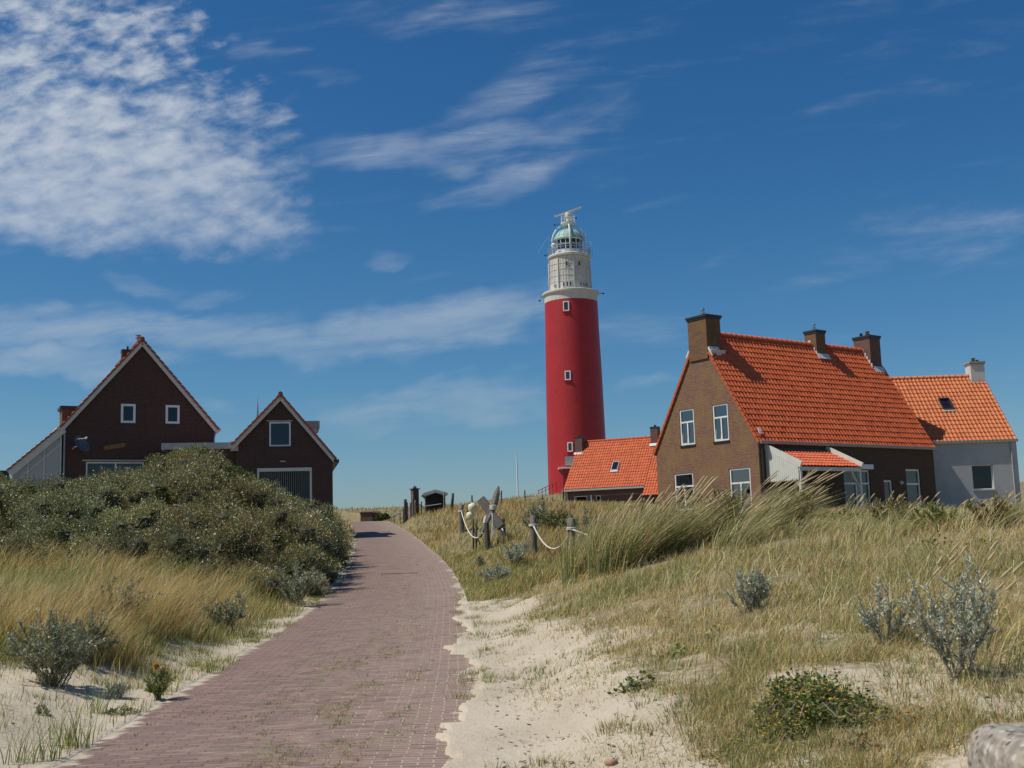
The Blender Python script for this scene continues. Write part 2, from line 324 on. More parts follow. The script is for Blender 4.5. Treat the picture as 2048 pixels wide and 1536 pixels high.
for a in [(1000, 1500, 8.5), (1100, 1536, 7.6), (1130, 1400, 9.3), (1110, 1250, 13), (1160, 1168, 18.5), (1300, 1300, 10.6), (1300, 1180, 15), (1500, 1232, 11.2), (1500, 1400, 8.1), (1500, 1536, 7), (1500, 1110, 15.5),
          (1700, 1300, 9), (1750, 1150, 12), (2000, 1400, 7.4), (2000, 1200, 10.3), (2000, 1090, 15), (1650, 1066, 19), (1900, 1052, 19), (1400, 1085, 21), (1250, 1102, 26), (1068, 1114, 30.5), (977, 1096, 33), (924, 1064, 43), (1145, 1126, 27.5), (1004, 1084, 35),
          (1130, 1012, 80), (1300, 1018, 78), (1000, 1052, 50), (1000, 1009, 75), (1085, 993, 110), (1150, 1010, 100), (930, 1020, 72), (870, 1030, 75), (835, 1034, 73), (815, 1040, 71), (900, 1024, 70), (850, 1048, 62), (1200, 1012, 75), (1130, 1010, 88), (1100, 1075, 36), (1200, 1040, 55), (1150, 990, 141), (1040, 1000, 120),
          (740, 1026, 112), (640, 1020, 125), (800, 1024, 118), (2100, 967, 80), (2300, 960, 90),
          (100, 1302, 12.5), (300, 1300, 13.5), (100, 1440, 9.3), (0, 1536, 8.2), (200, 1205, 18), (50, 1150, 22), (350, 1150, 22.5), (560, 1180, 24), (500, 1200, 22), (400, 1260, 16.5)]: cpt(*a)
SKX = [-300, 0, 60, 120, 230, 300, 370, 430, 500, 560, 640, 690, 720]; SKY = [980, 972, 974, 962, 945, 916, 900, 919, 958, 980, 1002, 1014, 1060]
CR = [W(a, b, 33) for a, b in zip(SKX, SKY)]; CRX = [c[0] for c in CR]; CRZ = [c[2] for c in CR]
crest = lambda x, y: np.interp(np.asarray(x)*33/np.asarray(y), CRX, CRZ)
for px in (0, 120, 230, 370, 500, 600, 660):
    p = W(px, 1000, 33); ctl.append((p[0], p[1], float(crest(p[0], 33))-1.5)); ctl.append((p[0]*45/33, 45, 2.6 if px < 560 else 2.2)) if px < 640 else None
ctl += [(10, 46, 1.95), (14, 44, 1.85), (18, 50, 1.95), (24, 53, 2.2), (8, 40, 1.7), (5, 48, 2.2), (16, 60, 2.2), (26, 60, 2.4), (12, 32, 1.6), (20, 35, 1.7), (8, 50, 2.1),
        (-22, 55, 3.2), (-15, 55, 3.1), (-12, 54, 3.0), (-9, 56, 2.9), (-16, 65, 3.3), (-25, 65, 3.3), (-38, 80, 3.6),
        (0, -12, -.3), (-15, -12, 0), (15, -12, 0), (6, 0, .15), (4, 4, .2), (-6, 0, 0), (-6, 5, .1), (-30, 10, 1.), (30, 15, 1.2), (-50, 50, 3), (60, 60, 3.5), (-70, 120, 3.5), (80, 141, 5), (-30, 165, 4), (30, 165, 6), (7.7, 147, 7.0), (7.7, 135, 6.9), (0, 141, 6.6), (15, 141, 6.8), (4, 92, 4.35), (9, 88, 4.3)]
for y in (4, 8, 12, 16, 20, 25, 30, 36, 42, 50, 60, 74, 88, 100):
    for s in (-1, 1): ctl.append((float(rx(y))+s*(HW+.15), y, float(rz(y))))
ctl = np.array(ctl)
def _phi(r2): return .5*r2*np.log(r2+1e-9)
_s = 30.
def _tps():
    P = ctl[:, :2]/_s; n = len(P); d2 = ((P[:, None]-P[None])**2).sum(-1); K = _phi(d2)+np.eye(n)*2e-4; Q = np.c_[np.ones(n), P]
    A = np.zeros((n+3, n+3)); A[:n, :n] = K; A[:n, n:] = Q; A[n:, :n] = Q.T; return np.linalg.solve(A, np.r_[ctl[:, 2], 0, 0, 0])
_w = _tps()
def tps(x, y):
    x = np.atleast_1d(np.asarray(x, float)).ravel(); y = np.atleast_1d(np.asarray(y, float)).ravel(); o = np.empty(len(x)); n = len(ctl); P = ctl[:, :2]/_s
    for i in range(0, len(x), 50000):
        q = np.stack([x[i:i+50000], y[i:i+50000]], -1)/_s; d2 = ((q[:, None]-P[None])**2).sum(-1); o[i:i+50000] = _phi(d2)@_w[:n]+_w[n]+q@_w[n+1:]
    return o
def ground(x, y, micro=True):
    x = np.atleast_1d(np.asarray(x, float)); y = np.atleast_1d(np.asarray(y, float)); sh = x.shape; x = x.ravel(); y = y.ravel()
    z = np.clip(tps(x, y), -1, 9); r = np.hypot(x, y-40); far = sst(125, 230, r); z = z*(1-far)+(1.5+1.5*fbm(x, y, 60, 3, 4))*far*(1-sst(400, 1200, r))
    e = np.abs(x-rx(y))-HW; inr = (y > -60) & (y < 140); dr = sst(4, 6, y)*sst(26, 21, y)*(x > rx(y)); e = e+dr*(.02+.42*np.clip(.38+vnoise(x*.3, y, .9, 90)+.45*vnoise(x, y, .2, 91), .0, 1.))
    if micro:
        a = sst(0, .9, e)*np.where(inr, 1, 1); z = z+a*(.16*fbm(x, y, 2.6, 3, 1)+.05*fbm(x, y, .55, 3, 2))+a*.014*vnoise(x, y, .13, 5)*(r < 60)-a*.045*sst(.18, .36, vnoise(x, y, .34, 15))*(r < 25)
    b = sst(np.interp(y, [0, 40, 60], [1.3, 1.2, .6]), -.02, e)*inr; roadz = rz(y)
    z = z*(1-b)+(roadz+.012+.024*dr)*b; z = np.where((e < -.12) & inr, roadz-.07, z)
    z = np.where((e < 0) & (e >= -.12) & inr, roadz-.07+.05*sst(-.12, 0, e), z)
    return z.reshape(sh)
G = lambda x, y: float(ground([x], [y])[0])
def veg(x, y):   # how grown over the sand is, 0..1
    e = x-rx(y)-HW; n = fbm(x, y, 1.6, 4, 8)+.35*fbm(x, y, .35, 2, 9)
    px = 1024+2320*x/np.maximum(y, 1)
    bare = np.interp(y, [0, 7, 9, 11, 14, 18, 22, 26], [1.5, 1.1, .95, .7, .6, .5, .4, .0])
    right = sst(-.35, .95, (e-bare)/.9+n*.95)*np.interp(y+e*.35, [5, 7.2, 9, 12, 16], [.22, .33, .52, .9, 1.])
    right = np.maximum(right, .22+.4*n); right = np.maximum(right, (.76+.75*n)*sst(-.1, .5, e-bare)); right = np.maximum(right, sst(22, 27, y))
    el = -(x-rx(y))-HW; lb = np.interp(y, [0, 8, 10, 11.5, 13, 16, 22], [4, 3.2, 2.6, 1.4, .7, .35, .1])
    left = sst(-.3, .9, (el-lb)/.8+n*1.2)*np.interp(y, [5, 8, 10, 12.5], [.15, .2, .45, 1.]); left = np.maximum(left, .08+.25*n)
    return np.clip(np.where(e > -HW, right, left), 0, 1)
# polar grid, fine ahead of the camera
def mkterrain():
    th = np.concatenate([np.radians(np.linspace(55, 125, 620)), np.radians(np.linspace(125, 415, 130))[1:-1]])
    rr = np.concatenate([np.linspace(.0, 5, 26)[1:], 5*np.exp(np.linspace(0, math.log(1300), 620))[1:]])
    T, Rr = np.meshgrid(th, rr); x = Rr*np.cos(T); y = Rr*np.sin(T); z = ground(x, y); n = len(th); m = len(rr)
    V = np.stack([x.ravel(), y.ravel(), z.ravel()], -1); vg = veg(x.ravel(), y.ravel())
    i, j = np.meshgrid(np.arange(m-1), np.arange(n), indexing='ij'); j2 = (j+1) % n
    Fq = np.stack([i*n+j, (i+1)*n+j, (i+1)*n+j2, i*n+j2], -1).reshape(-1, 4)
    o = npmesh('ground', V, Fq, np.stack([vg]*3, -1), None, smooth=True, kind='structure')
    return o
gm, t, b = mat('dune_sand', (.5, .42, .3), .95); o_ = t.new('ShaderNodeTexCoord').outputs['Object']; vg = t.new('ShaderNodeAttribute', attribute_name='Col').outputs['Fac']
n1 = t.noise(o_, .9, 6, .6); n2 = t.noise(o_, 14, 5, .65); n3 = t.noise(o_, 70, 3, .6); n4 = t.noise(o_, 3, 5, .6)
sand = t.mix(t.ss(n1, .3, .7), (.55, .468, .35), (.45, .375, .27)); sand = t.mix(t.m('MULTIPLY', t.ss(n3, .62, .72), .6), sand, (.20, .15, .10)); sand = t.mix(t.m('MULTIPLY', t.ss(n2, .55, .7), .25), sand, (.34, .28, .2))
lit = t.mix(t.ss(n4, .35, .65), (.25, .19, .09), (.15, .14, .055)); lit = t.mix(t.ss(n2, .4, .7), lit, (.24, .18, .09))
f = t.ss(t.m('ADD', vg, t.m('MULTIPLY', t.m('SUBTRACT', n2, .5), 1.1)), .62, 1.0)
t.put(b.inputs['Base Color'], t.mix(f, sand, lit)); bump(t, b, t.m('ADD', n2, t.m('MULTIPLY', n3, .3)), .7, .03)
gr = mkterrain(); gr.data.materials.append(gm)
# road: one brick sheet following the same profile
def mkroad():
    ys = np.concatenate([np.arange(-30, 5, .5), np.arange(5, 30, .1), np.arange(30, 130, .4)]); ts = np.linspace(-HW-.04, HW+.04, 25)
    cx = rx(ys); cz = rz(ys); dx_ = np.gradient(cx, ys); L = np.concatenate([[0], np.cumsum(np.hypot(np.diff(cx), np.diff(ys)))])
    nx = 1/np.hypot(1, dx_); ny = -dx_*nx
    X = cx[:, None]+ts[None]*nx[:, None]; Y = ys[:, None]+ts[None]*ny[:, None]; Z = cz[:, None]+.02*(1-(ts/HW)**2)[None]+.010*fbm(X, Y, 1.3, 2, 3)
    m, n = X.shape; V = np.stack([X.ravel(), Y.ravel(), Z.ravel()], -1); i, j = np.meshgrid(np.arange(m-1), np.arange(n-1), indexing='ij')
    Fq = np.stack([i*n+j, i*n+j+1, (i+1)*n+j+1, (i+1)*n+j], -1).reshape(-1, 4); o = npmesh('road', V, Fq, smooth=True, kind='structure')
    uv = o.data.uv_layers.new(name='UVMap'); uu = np.stack([np.broadcast_to(ts, (m, n)), np.broadcast_to(L[:, None], (m, n))], -1).reshape(-1, 2); uv.data.foreach_set('uv', uu[Fq.ravel()].astype('f').ravel()); return o
m, t, b = mat('paving_brick', (.26, .15, .13), .85); uv = t.new('ShaderNodeUVMap').outputs[0]; o_ = t.new('ShaderNodeTexCoord').outputs['Object']
wob = t.noise(uv, 1.5, 3); u_, v_, _ = t.sep(uv); vw = t.m('ADD', v_, t.m('MULTIPLY', t.m('SUBTRACT', wob, .5), .10)); wob2 = t.noise(uv, 2.2, 2); uw = t.m('ADD', u_, t.m('MULTIPLY', t.m('SUBTRACT', wob2, .5), .05))
br = t.new('ShaderNodeTexBrick'); t.l.new(t.xyz(uw, vw, 0), br.inputs[0]); br.inputs['Scale'].default_value = 1; br.inputs['Brick Width'].default_value = .205; br.inputs['Row Height'].default_value = .071; br.inputs['Mortar Size'].default_value = .0075; br.inputs['Mortar Smooth'].default_value = .2; br.inputs['Bias'].default_value = 0
t.put(br.inputs['Color1'], (.305, .185, .143)); t.put(br.inputs['Color2'], (.175, .108, .09)); t.put(br.inputs['Mortar'], (.10, .078, .055))
n1 = t.noise(uv, .8, 6, .6); n2 = t.noise(uv, 6, 5, .65); n3 = t.noise(uv, 60, 3); mpn = t.new('ShaderNodeMapping'); mpn.inputs['Scale'].default_value = (1.2, 9, 1); t.l.new(uv, mpn.inputs[0]); n4 = t.noise(mpn.outputs[0], 1, 5, .65)
c = t.mix(t.m('MULTIPLY', t.ss(n1, .35, .7), .35), br.outputs[0], (.25, .172, .142)); c = t.mix(t.m('MULTIPLY', t.ss(n4, .5, .72), .3), c, (.36, .27, .22))
c = t.mix(t.m('MULTIPLY', t.ss(n3, .6, .75), .35), c, (.10, .06, .055))
mort = br.outputs['Fac']
# sand settled in joints and drifted in over the edges; moss in the joints along the middle
row = t.m('MULTIPLY', t.m('SUBTRACT', t.noise(t.xyz(t.m('MULTIPLY', uw, 1.5), t.m('MULTIPLY', t.m('FLOOR', t.m('DIVIDE', vw, .071)), 3.7), 2), 1, 2), .5), .45)
low = t.m('MULTIPLY', t.m('SUBTRACT', t.noise(t.xyz(0, v_, 0), .75, 4), .5), 1.15)
edR = t.m('ADD', t.m('ADD', u_, row), low); nearr = t.ss(v_, 62, 50)   # v runs from -30
sandR = t.ss(edR, t.m('ADD', 1.33, t.m('MULTIPLY', t.m('SUBTRACT', 1, nearr), .10)), t.m('ADD', 1.38, t.m('MULTIPLY', t.m('SUBTRACT', 1, nearr), .12)))
sandL = t.ss(t.m('ADD', t.m('MULTIPLY', u_, -1), t.m('ADD', t.m('MULTIPLY', row, 1.2), t.m('MULTIPLY', low, .25))), 1.36, 1.44)
joint = t.m('MULTIPLY', mort, t.ss(t.m('ADD', t.m('MULTIPLY', n2, 1.1), t.m('MULTIPLY', u_, .16)), .45, .75))
c = t.mix(joint, c, (.42, .36, .26))
gmask = t.m('MULTIPLY', t.ss(n2, .42, .6), t.ss(t.noise(t.xyz(t.m('MULTIPLY', u_, 3), v_, 4), 1.0, 4), .48, .66)); mid = t.ss(t.m('ABSOLUTE', t.m('SUBTRACT', u_, .1)), 1.2, .1)
c = t.mix(t.m('MULTIPLY', t.m('MULTIPLY', mid, gmask), t.m('ADD', t.m('MULTIPLY', mort, .6), .38)), c, (.20, .20, .08))
spot = t.m('MULTIPLY', t.ss(t.noise(mpn.outputs[0], 2.3, 4), .66, .72), .7); c = t.mix(spot, c, (.5, .44, .34))
c = t.mix(t.m('MAXIMUM', sandR, sandL), c, t.mix(t.ss(n2, .4, .65), (.52, .44, .33), (.42, .35, .25)))
t.put(b.inputs['Base Color'], c); bump(t, b, t.m('ADD', t.m('MULTIPLY', mort, -1), t.m('MULTIPLY', n3, .3)), .7, .008)
rd = mkroad(); rd.data.materials.append(m)
# kerb stones showing on the left near the camera
kb = MB()
y = 6.2
while y < 12.6:
    y2 = y+.98; a = float(rx(y))-HW-.065; a2 = float(rx(y2))-HW-.065; kb.bar((a, y, float(rz(y))-.056), (a2, y2, float(rz(y2))-.056), .13, .12); y += 1.0
kb.build('kerb', 'kerb', kind='structure', bevel=.008)
# ------------------------------------------------------------------ house parts
def wall(name, parent, outline, holes, P, thick, mt):
    """outline (u,z) list, holes rects (u0,u1,z0,z1); P = (origin, du, dn) with dn pointing inwards"""
    o, du, dn = [Vector(q) for q in P]; loops = [[Vector((u, z, 0)) for u, z in outline]]+[[Vector((a, c, 0)), Vector((b, c, 0)), Vector((b, d, 0)), Vector((a, d, 0))] for a, b, c, d in holes]
    tris = geometry.tessellate_polygon(loops); flat = [v for l in loops for v in l]; mb = MB()
    pt = lambda v, d: o+du*v.x+dn*d+Vector((0, 0, v.y))
    vs = [pt(v, 0) for v in flat]+[pt(v, thick) for v in flat]; n = len(flat); fs = []
    for tr in tris: fs.append(tuple(tr)); fs.append(tuple(n+i for i in tr[::-1]))
    k = 0
    for l in loops:
        for i in range(len(l)): a = k+i; c = k+(i+1) % len(l); fs.append((a, c, n+c, n+a))
        k += len(l)
    mb.add(vs, fs); return mb.build(name, mt, parent)
def pb(mb, P, u0, u1, d0, d1, z0, z1):     # box in wall coordinates
    o, du, dn = [Vector(q) for q in P]; vs = [o+du*u+dn*d+Vector((0, 0, z)) for z in (z0, z1) for d in (d0, d1) for u in (u0, u1)]
    mb.add(vs, [(0, 2, 3, 1), (4, 5, 7, 6), (0, 1, 5, 4), (2, 6, 7, 3), (0, 4, 6, 2), (1, 3, 7, 5)])
def window(parent, P, u0, u1, z0, z1, hb=(), vb=(), fw=.07, d=.05, name='window', mt='white', sill=None, curtain=None, label=None, vspan=None, proud=False):
    mb = MB(); e = .002; a, b_ = (-.03, .05) if proud else (d, d+.07)
    u0 += e; u1 -= e; z0 += e; z1 -= e
    pb(mb, P, u0, u1, a, b_, z0, z0+fw); pb(mb, P, u0, u1, a, b_, z1-fw, z1); pb(mb, P, u0, u0+fw, a, b_, z0+fw, z1-fw); pb(mb, P, u1-fw, u1, a, b_, z0+fw, z1-fw)
    top = z1-fw
    for h in hb: pb(mb, P, u0+fw, u1-fw, a+.004, b_, h-fw/2, h+fw/2)
    for v in vb: pb(mb, P, v-fw/2, v+fw/2, a+.008, b_-.004, z0+fw, (min(hb)-fw/2) if hb else top)
    f = mb.build(name, mt, parent)
    if label: f['label'] = label
    g = MB(); pb(g, P, u0+fw*.6, u1-fw*.6, a+.045, a+.052, z0+fw*.6, z1-fw*.6); g.build('pane', 'glass', f)
    if sill: s = MB(); pb(s, P, u0-.03, u1+.03, -.05, d, z0-.06, z0-.003); s.build('sill', sill, f)
    if curtain == 'blind':
        c = MB(); n = max(4, int((u1-u0)/.085))
        for i in range(n): x = u0+fw+(u1-u0-2*fw)*(i+.5)/n; pb(c, P, x-.028, x+.028, .17+.02*(i % 2), .175+.02*(i % 2), z0+.04, z1-.04)
        c.build('blind', 'blind', f)
    elif curtain:
        for (ua, ub) in curtain:
            c = MB(); n = 14; o, du, dn = [Vector(q) for q in P]; vs = []
            for i in range(n+1):
                for zz in (z0+.02, z1-.02): vs.append(o+du*(u0+(u1-u0)*(ua+(ub-ua)*i/n))+dn*(.2+.025*math.sin(i*1.9))+Vector((0, 0, zz)))
            c.add(vs, [(2*i, 2*i+2, 2*i+3, 2*i+1) for i in range(n)]); c.build('curtain', 'curtain', f)
    return f
def tiles(name, parent, p0, ru, rs, length, slope, mt, tw=.2, th=.285, rnd=.0, seed=0, amp=.035):
    """pantile slope: real rolls and course steps"""
    r = np.random.default_rng(seed); p0 = np.array(p0, float); ru = np.array(ru, float); rs = np.array(rs, float); ru /= np.linalg.norm(ru); rs /= np.linalg.norm(rs); nn = np.cross(ru, rs); nn /= np.linalg.norm(nn)
    if nn[2] < 0: nn = -nn
    nt = max(1, round(length/tw)); tw = length/nt; nc = max(1, round(slope/th)); th = slope/nc
    pu = np.array([0, .12, .3, .5, .62, .72, .82, .92]); pz = np.array([.3, .05, -.1, .05, .45, .95, 1., .75])*amp; k = len(pu)
    us = np.concatenate([(i+pu)*tw for i in range(nt)]+[[length]]); hs = np.concatenate([pz]*nt+[[.3*amp]]); n = len(us)
    V = []; F = []; C = []; jit = r.normal(0, .004, (nc, nt)); jj = np.concatenate([np.repeat(jit, k, 1), jit[:, -1:]], 1)
    colr = np.clip(r.normal(.6, .22, (nc, nt)), 0, 1); cc = np.concatenate([np.repeat(colr, k, 1), colr[:, -1:]], 1)
    for c in range(nc):
        for s, up in ((c*th, .030), ((c+1)*th, .0)):
            V.append(p0+us[:, None]*ru+rs*s+nn*(hs+up+jj[c]*(1 if up else .3))[:, None]); C.append(cc[c])
    V = np.concatenate([v for v in V]); C = np.concatenate(C); rows = nc*2
    i, j = np.meshgrid(np.arange(rows-1), np.arange(n-1), indexing='ij'); F = np.stack([i*n+j, i*n+j+1, (i+1)*n+j+1, (i+1)*n+j], -1).reshape(-1, 4)
    # underside sheet and border skirt so the slope is a closed slab
    b = len(V); q = [p0-nn*.03, p0+ru*length-nn*.03, p0+ru*length+rs*slope-nn*.03, p0+rs*slope-nn*.03]; V = np.concatenate([V, q]); C = np.concatenate([C, [.3]*4])
    F2 = [[b, b+3, b+2, b+1]]
    for rr in range(rows-1): F2.append([rr*n, (rr+1)*n, b+3 if rr > rows//2 else b, b]) if False else None
    o = npmesh(name, V, np.concatenate([F, np.array([f for f in F2 if f])]), np.stack([C]*3, -1), mt, parent); return o
def ridge(mb, a, b, r=.11, step=.33):
    a = Vector(a); b = Vector(b); L = (b-a).length; n = max(1, round(L/step)); d = (b-a)/n
    for i in range(n): mb.tube([a+d*i, a+d*(i+.86), a+d*(i+.87), a+d*(i+1.02)], [r, r*.94, r*1.08, r*1.08], 10)
def colour_attr(o, v=.5):
    a = o.data.color_attributes.new('Col', 'FLOAT_COLOR', 'POINT'); n = len(o.data.vertices); c = np.ones((n, 4), 'f'); c[:, :3] = np.clip(rng.normal(v, .12, n), 0, 1)[:, None]; a.data.foreach_set('color', c.ravel()); return o
def chimney(parent, u0, u1, v0, v1, z0, z1, mt='brick_chim', cap='dark', pots=(), flash=None, capover=.05, name='chimney'):
    m = MB(); m.box(u0, u1, v0, v1, z0, z1-.16); ch = m.build(name, mt, parent)
    c = MB(); c.box(u0-capover*.5, u1+capover*.5, v0-capover*.5, v1+capover*.5, z1-.16, z1-.08); c.box(u0-capover, u1+capover, v0-capover, v1+capover, z1-.08, z1); c.build('cap', cap, ch)
    for (pu, pv, r, h, pm) in pots:
        p = MB(); p.lathe([(0, z1), (r, z1), (r, z1+h*.45), (r*1.45, z1+h*.45), (r*1.45, z1+h*.55), (r*.85, z1+h*.6), (r*.85, z1+h*.8), (r*1.4, z1+h*.82), (r*1.3, z1+h), (0, z1+h)], 12, (pu, pv)); p.build('chimney_pot', pm, ch, smooth=False)
    return ch
# ---- the ochre brick house on the right
def main_house():
    ph = .63; L = 11.6; Wd = 5.885; ZE = 5.36; ZR = 10.13; B = 1.2
    r = empty('brick_house', (9.684, 45.97, 0), ph, label='tall ochre brick house with steep orange roof, three chimneys and white veranda', cat='house')
    PG = ((0, 0, 0), (0, 1, 0), (1, 0, 0)); PF = ((0, 0, 0), (1, 0, 0), (0, 1, 0)); hw = Wd/2
    gw = [(3.482, 4.345, 5.49, 7.02), (1.531, 2.39, 5.49, 7.02), (3.71, 4.85, 2.75, 4.32), (.504, 1.637, 2.5, 4.32)]
    wall('gable_wall', r, [(0, B), (Wd, B), (Wd, ZE), (hw, ZR), (0, ZE)], gw, PG, .28, 'brick_main')
    fw = [(5.16, 6.91, 2.1, 4.24), (7.84, 8.44, 2.2, 3.82), (9.45, 10.5, 2.45, 4.32)]
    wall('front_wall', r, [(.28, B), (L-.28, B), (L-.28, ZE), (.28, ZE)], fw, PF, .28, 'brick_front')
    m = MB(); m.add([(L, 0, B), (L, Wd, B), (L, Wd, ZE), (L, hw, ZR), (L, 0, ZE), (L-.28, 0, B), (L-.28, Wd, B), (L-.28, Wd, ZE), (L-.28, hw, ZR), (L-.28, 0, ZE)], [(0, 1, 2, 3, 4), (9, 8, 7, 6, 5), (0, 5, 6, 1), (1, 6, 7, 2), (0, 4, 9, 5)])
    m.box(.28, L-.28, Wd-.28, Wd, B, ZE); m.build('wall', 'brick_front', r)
    m = MB(); m.box(.3, L-.3, .3, Wd-.3, 4.72, 4.9); m.box(.3, L-.3, 3.0, 3.1, B, 4.72); m.box(3.2, 3.3, 1.6, 4.3, 4.9, 7.2); m.box(.3, L-.3, .3, Wd-.3, B, 1.9); m.box(4.0, 4.1, .3, 3.0, 1.9, 4.7); m.build('interior', 'interior', r)
    ct = [(0, .22), (.8, 1)]
    for i, (a, b_, c, d) in enumerate(gw):
        hb = (d-.55,) if i < 2 else (3.72 if i == 3 else 3.76,)
        f = window(r, PG, a, b_, c, d, hb, ((a+b_)/2,), .065, .03, sill='dark', curtain=([(0, .18)] if i == 1 else None) if i < 2 else [(0, .15), (.85, 1)])
        if i < 2:    # the tilted open casement, the left half of the lower light
            q = MB(); u0, u1 = (a+b_)/2+.03, b_-.075; z0, z1 = c+.075, d-.6; 
            for A_, B_ in (((-.0, u0, z0), (-.0, u1, z0)), ((.09, u0, z1), (.09, u1, z1)), ((-.0, u0, z0), (.09, u0, z1)), ((-.0, u1, z0), (.09, u1, z1))): q.bar((A_[0]+.05, A_[1], A_[2]), (B_[0]+.05, B_[1], B_[2]), .04, .04)
            q.build('casement', 'white', f)
    window(r, PF, *fw[0], (3.66,), (6.03,), .07, .06, curtain=[(0, .35), (.65, 1)], name='glazed_door', label='tall white double glazed doors beside the veranda')
    m = MB(); m.box(5.02, 7.02, -.14, -.003, 4.27, 4.47); m.build('awning_box', 'white', r)
    window(r, PF, *fw[1], (), (), .08, .06, name='window'); window(r, PF, *fw[2], (3.66,), (), .08, .06, sill='dark', curtain=[(0, 1)])
    m = MB(); m.tube([(8.93, 0, 3.72), (8.93, -.12, 3.74), (8.93, -.16, 3.66)], [.03, .05, .09], 8); m.build('wall_lamp', 'white', r)
    # roof: overhang at eaves
    sl = Vector((0, hw, ZR-ZE)); n = sl.normalized(); slope = sl.length; ov = .2
    nrm = Vector((0, -n.z, n.y))*.03
    tiles('roof', r, Vector((-.05, 0, ZE+.05))-n*ov, (1, 0, 0), n, L+.1, slope+ov, 'tile_main', seed=1, amp=.030)
    n2 = Vector((0, -n.y, n.z)); tiles('roof', r, Vector((L+.05, Wd, ZE+.05))-n2*ov, (-1, 0, 0), n2, L+.1, slope+ov, 'tile_main', seed=2, amp=.045)
    m = MB(); ridge(m, (.9, hw, ZR+.06), (L+.06, hw, ZR+.06), .12); colour_attr(m.build('ridge_tiles', 'tile_main', r, smooth=True), .25)
    for sgn, nv, v0 in ((1, n, 0), (-1, n2, Wd)):
        for u in (-.055, L+.055):
            m = MB()
            a = Vector((u, v0, ZE+.055))-nv*ov; b_ = Vector((u, hw, ZR+.055)); k = round((b_-a).length/.26)
            for i in range(k):
                if u < 0 and i > k*.775: continue
                p = a.lerp(b_, i/k); q = a.lerp(b_, (i+.97)/k); m.bar(p+Vector((0, 0, .02)), q-Vector((0, 0, .012)), .05, .11, (0, 0, 1))
            colour_attr(m.build('verge_tiles', 'tile_main', r), .45)
    m = MB(); m.box(-.02, L+.2, -.2, -.09, ZE-.16, ZE-.04); m.box(.0, L+.02, -.085, -.003, ZE-.14, ZE-.05); m.box(-.02, L+.2, Wd+.09, Wd+.2, ZE-.16, ZE-.04); m.build('gutter', 'gutter', r)
    m = MB(); m.tube([(.14, -.14, ZE-.16), (.14, -.07, ZE-.35), (.14, -.07, B)], .035, 8); m.build('downpipe', 'dark', r)
    # chimneys
    c1 = chimney(r, -.065, .78, 2.42, 3.5, 9.0, 10.88, pots=[(.35, 2.98, .075, .36, 'zinc')], capover=.07)
    # the gable carries up into the chimney shoulder
    m = MB()
    m.add([(-.012, 2.36, 9.1), (-.012, 2.36, 9.34), (-.012, 2.42, 9.52), (.62, 2.42, 9.52), (.62, 2.26, 9.16), (-.012, 2.26, 9.0)], [(0, 1, 2), (5, 4, 3, 2, 1, 0)])
    for v0, s in ((2.40, -1), (3.5, 1)):
        m.bar((-.03, v0+s*.20, 9.07+(.12 if s > 0 else 0)), (-.03, v0+s*.02, 9.46), .05, .09); m.bar((.0, v0+s*.10, 9.27), (.86, v0+s*.10, 9.27), .22, .02, (0, -s*.85, .5))
    m.build('flashing', 'lead', c1)
    c2 = chimney(r, 7.2, 7.85, 2.62, 3.27, 9.55, 10.86, pots=[(7.5, 2.95, .07, .33, 'zinc')], capover=.05)
    m = MB(); m.bar((7.12, 2.5, 9.62), (7.93, 2.5, 9.62), .30, .02, (0, -.85, .5))
    for i in range(4): m.box(7.17, 7.2-.003, 2.6+.11*i, 2.74+.11*i, 9.6+.18*i, 9.86+.18*i)
    m.build('flashing', 'lead', c2)
    c3 = chimney(r, 10.86, 11.66, 2.44, 3.36, 9.0, 10.88, mt='brick_cott', pots=[(11.35, 2.9, .08, .28, 'brick_chim'), (11.0, 3.0, .06, .16, 'dark')], capover=.05)
    m = MB(); m.bar((10.9, 2.3, 9.22), (11.74, 2.3, 9.22), .34, .02, (0, -.85, .5))
    for i in range(5): m.box(10.83, 10.86-.003, 2.36+.11*i, 2.52+.11*i, 9.2+.18*i, 9.5+.18*i)
    m.build('flashing', 'lead', c3)
    m = MB(); m.bar((.22, .04, 5.62), (.30, .16, 5.86), .14, .03, (0, -.85, .5)); m.build('vent_tile', 'lead', r)
    # veranda
    u0, u1, dp = .36, 4.15, 1.62; zt, ze = 5.0, 4.2
    v = r
    s = Vector((0, dp+.12, zt-ze)); ns = s.normalized(); tiles('veranda_roof', v, (u0+.12, -dp-.1, ze+.02), (1, 0, 0), ns, u1-u0-.22, s.length-.12, 'tile_porch', tw=.2, th=.3, seed=5, amp=.03)
    m = MB(); m.bar((u0+.05, -.06, zt+.02), (u1, -.06, zt+.02), .12, .05); m.build('veranda_flashing', 'dark', v)
    for u in (u0+.04, u1-.04): m = MB(); m.bar((u, -dp-.16, ze+.06), (u, -.005, zt+.10), .09, .24, (0, 0, 1)); m.build('bargeboard', 'cream', v)
    m = MB(); nb = 16
    for i in range(nb):       # vertical boards of the side with scalloped ends
        ya = -dp-.02+dp*i/nb; yb = ya+dp/nb-.008; zt1 = ze-.0+(zt-ze)*(ya+dp+.15)/(dp+.15); zb = ze-.52
        m.add([(u0, ya, zb+.03), (u0, (ya+yb)/2, zb-.03), (u0, yb, zb+.03), (u0, yb, zt1), (u0, ya, zt1-.03), (u0+.03, ya, zb+.03), (u0+.03, (ya+yb)/2, zb-.03), (u0+.03, yb, zb+.03), (u0+.03, yb, zt1), (u0+.03, ya, zt1-.03)],
              [(4, 3, 2, 1, 0), (5, 6, 7, 8, 9), (0, 1, 6, 5), (1, 2, 7, 6), (2, 3, 8, 7), (3, 4, 9, 8), (4, 0, 5, 9)])
    m.build('side_boards', 'cream', v)
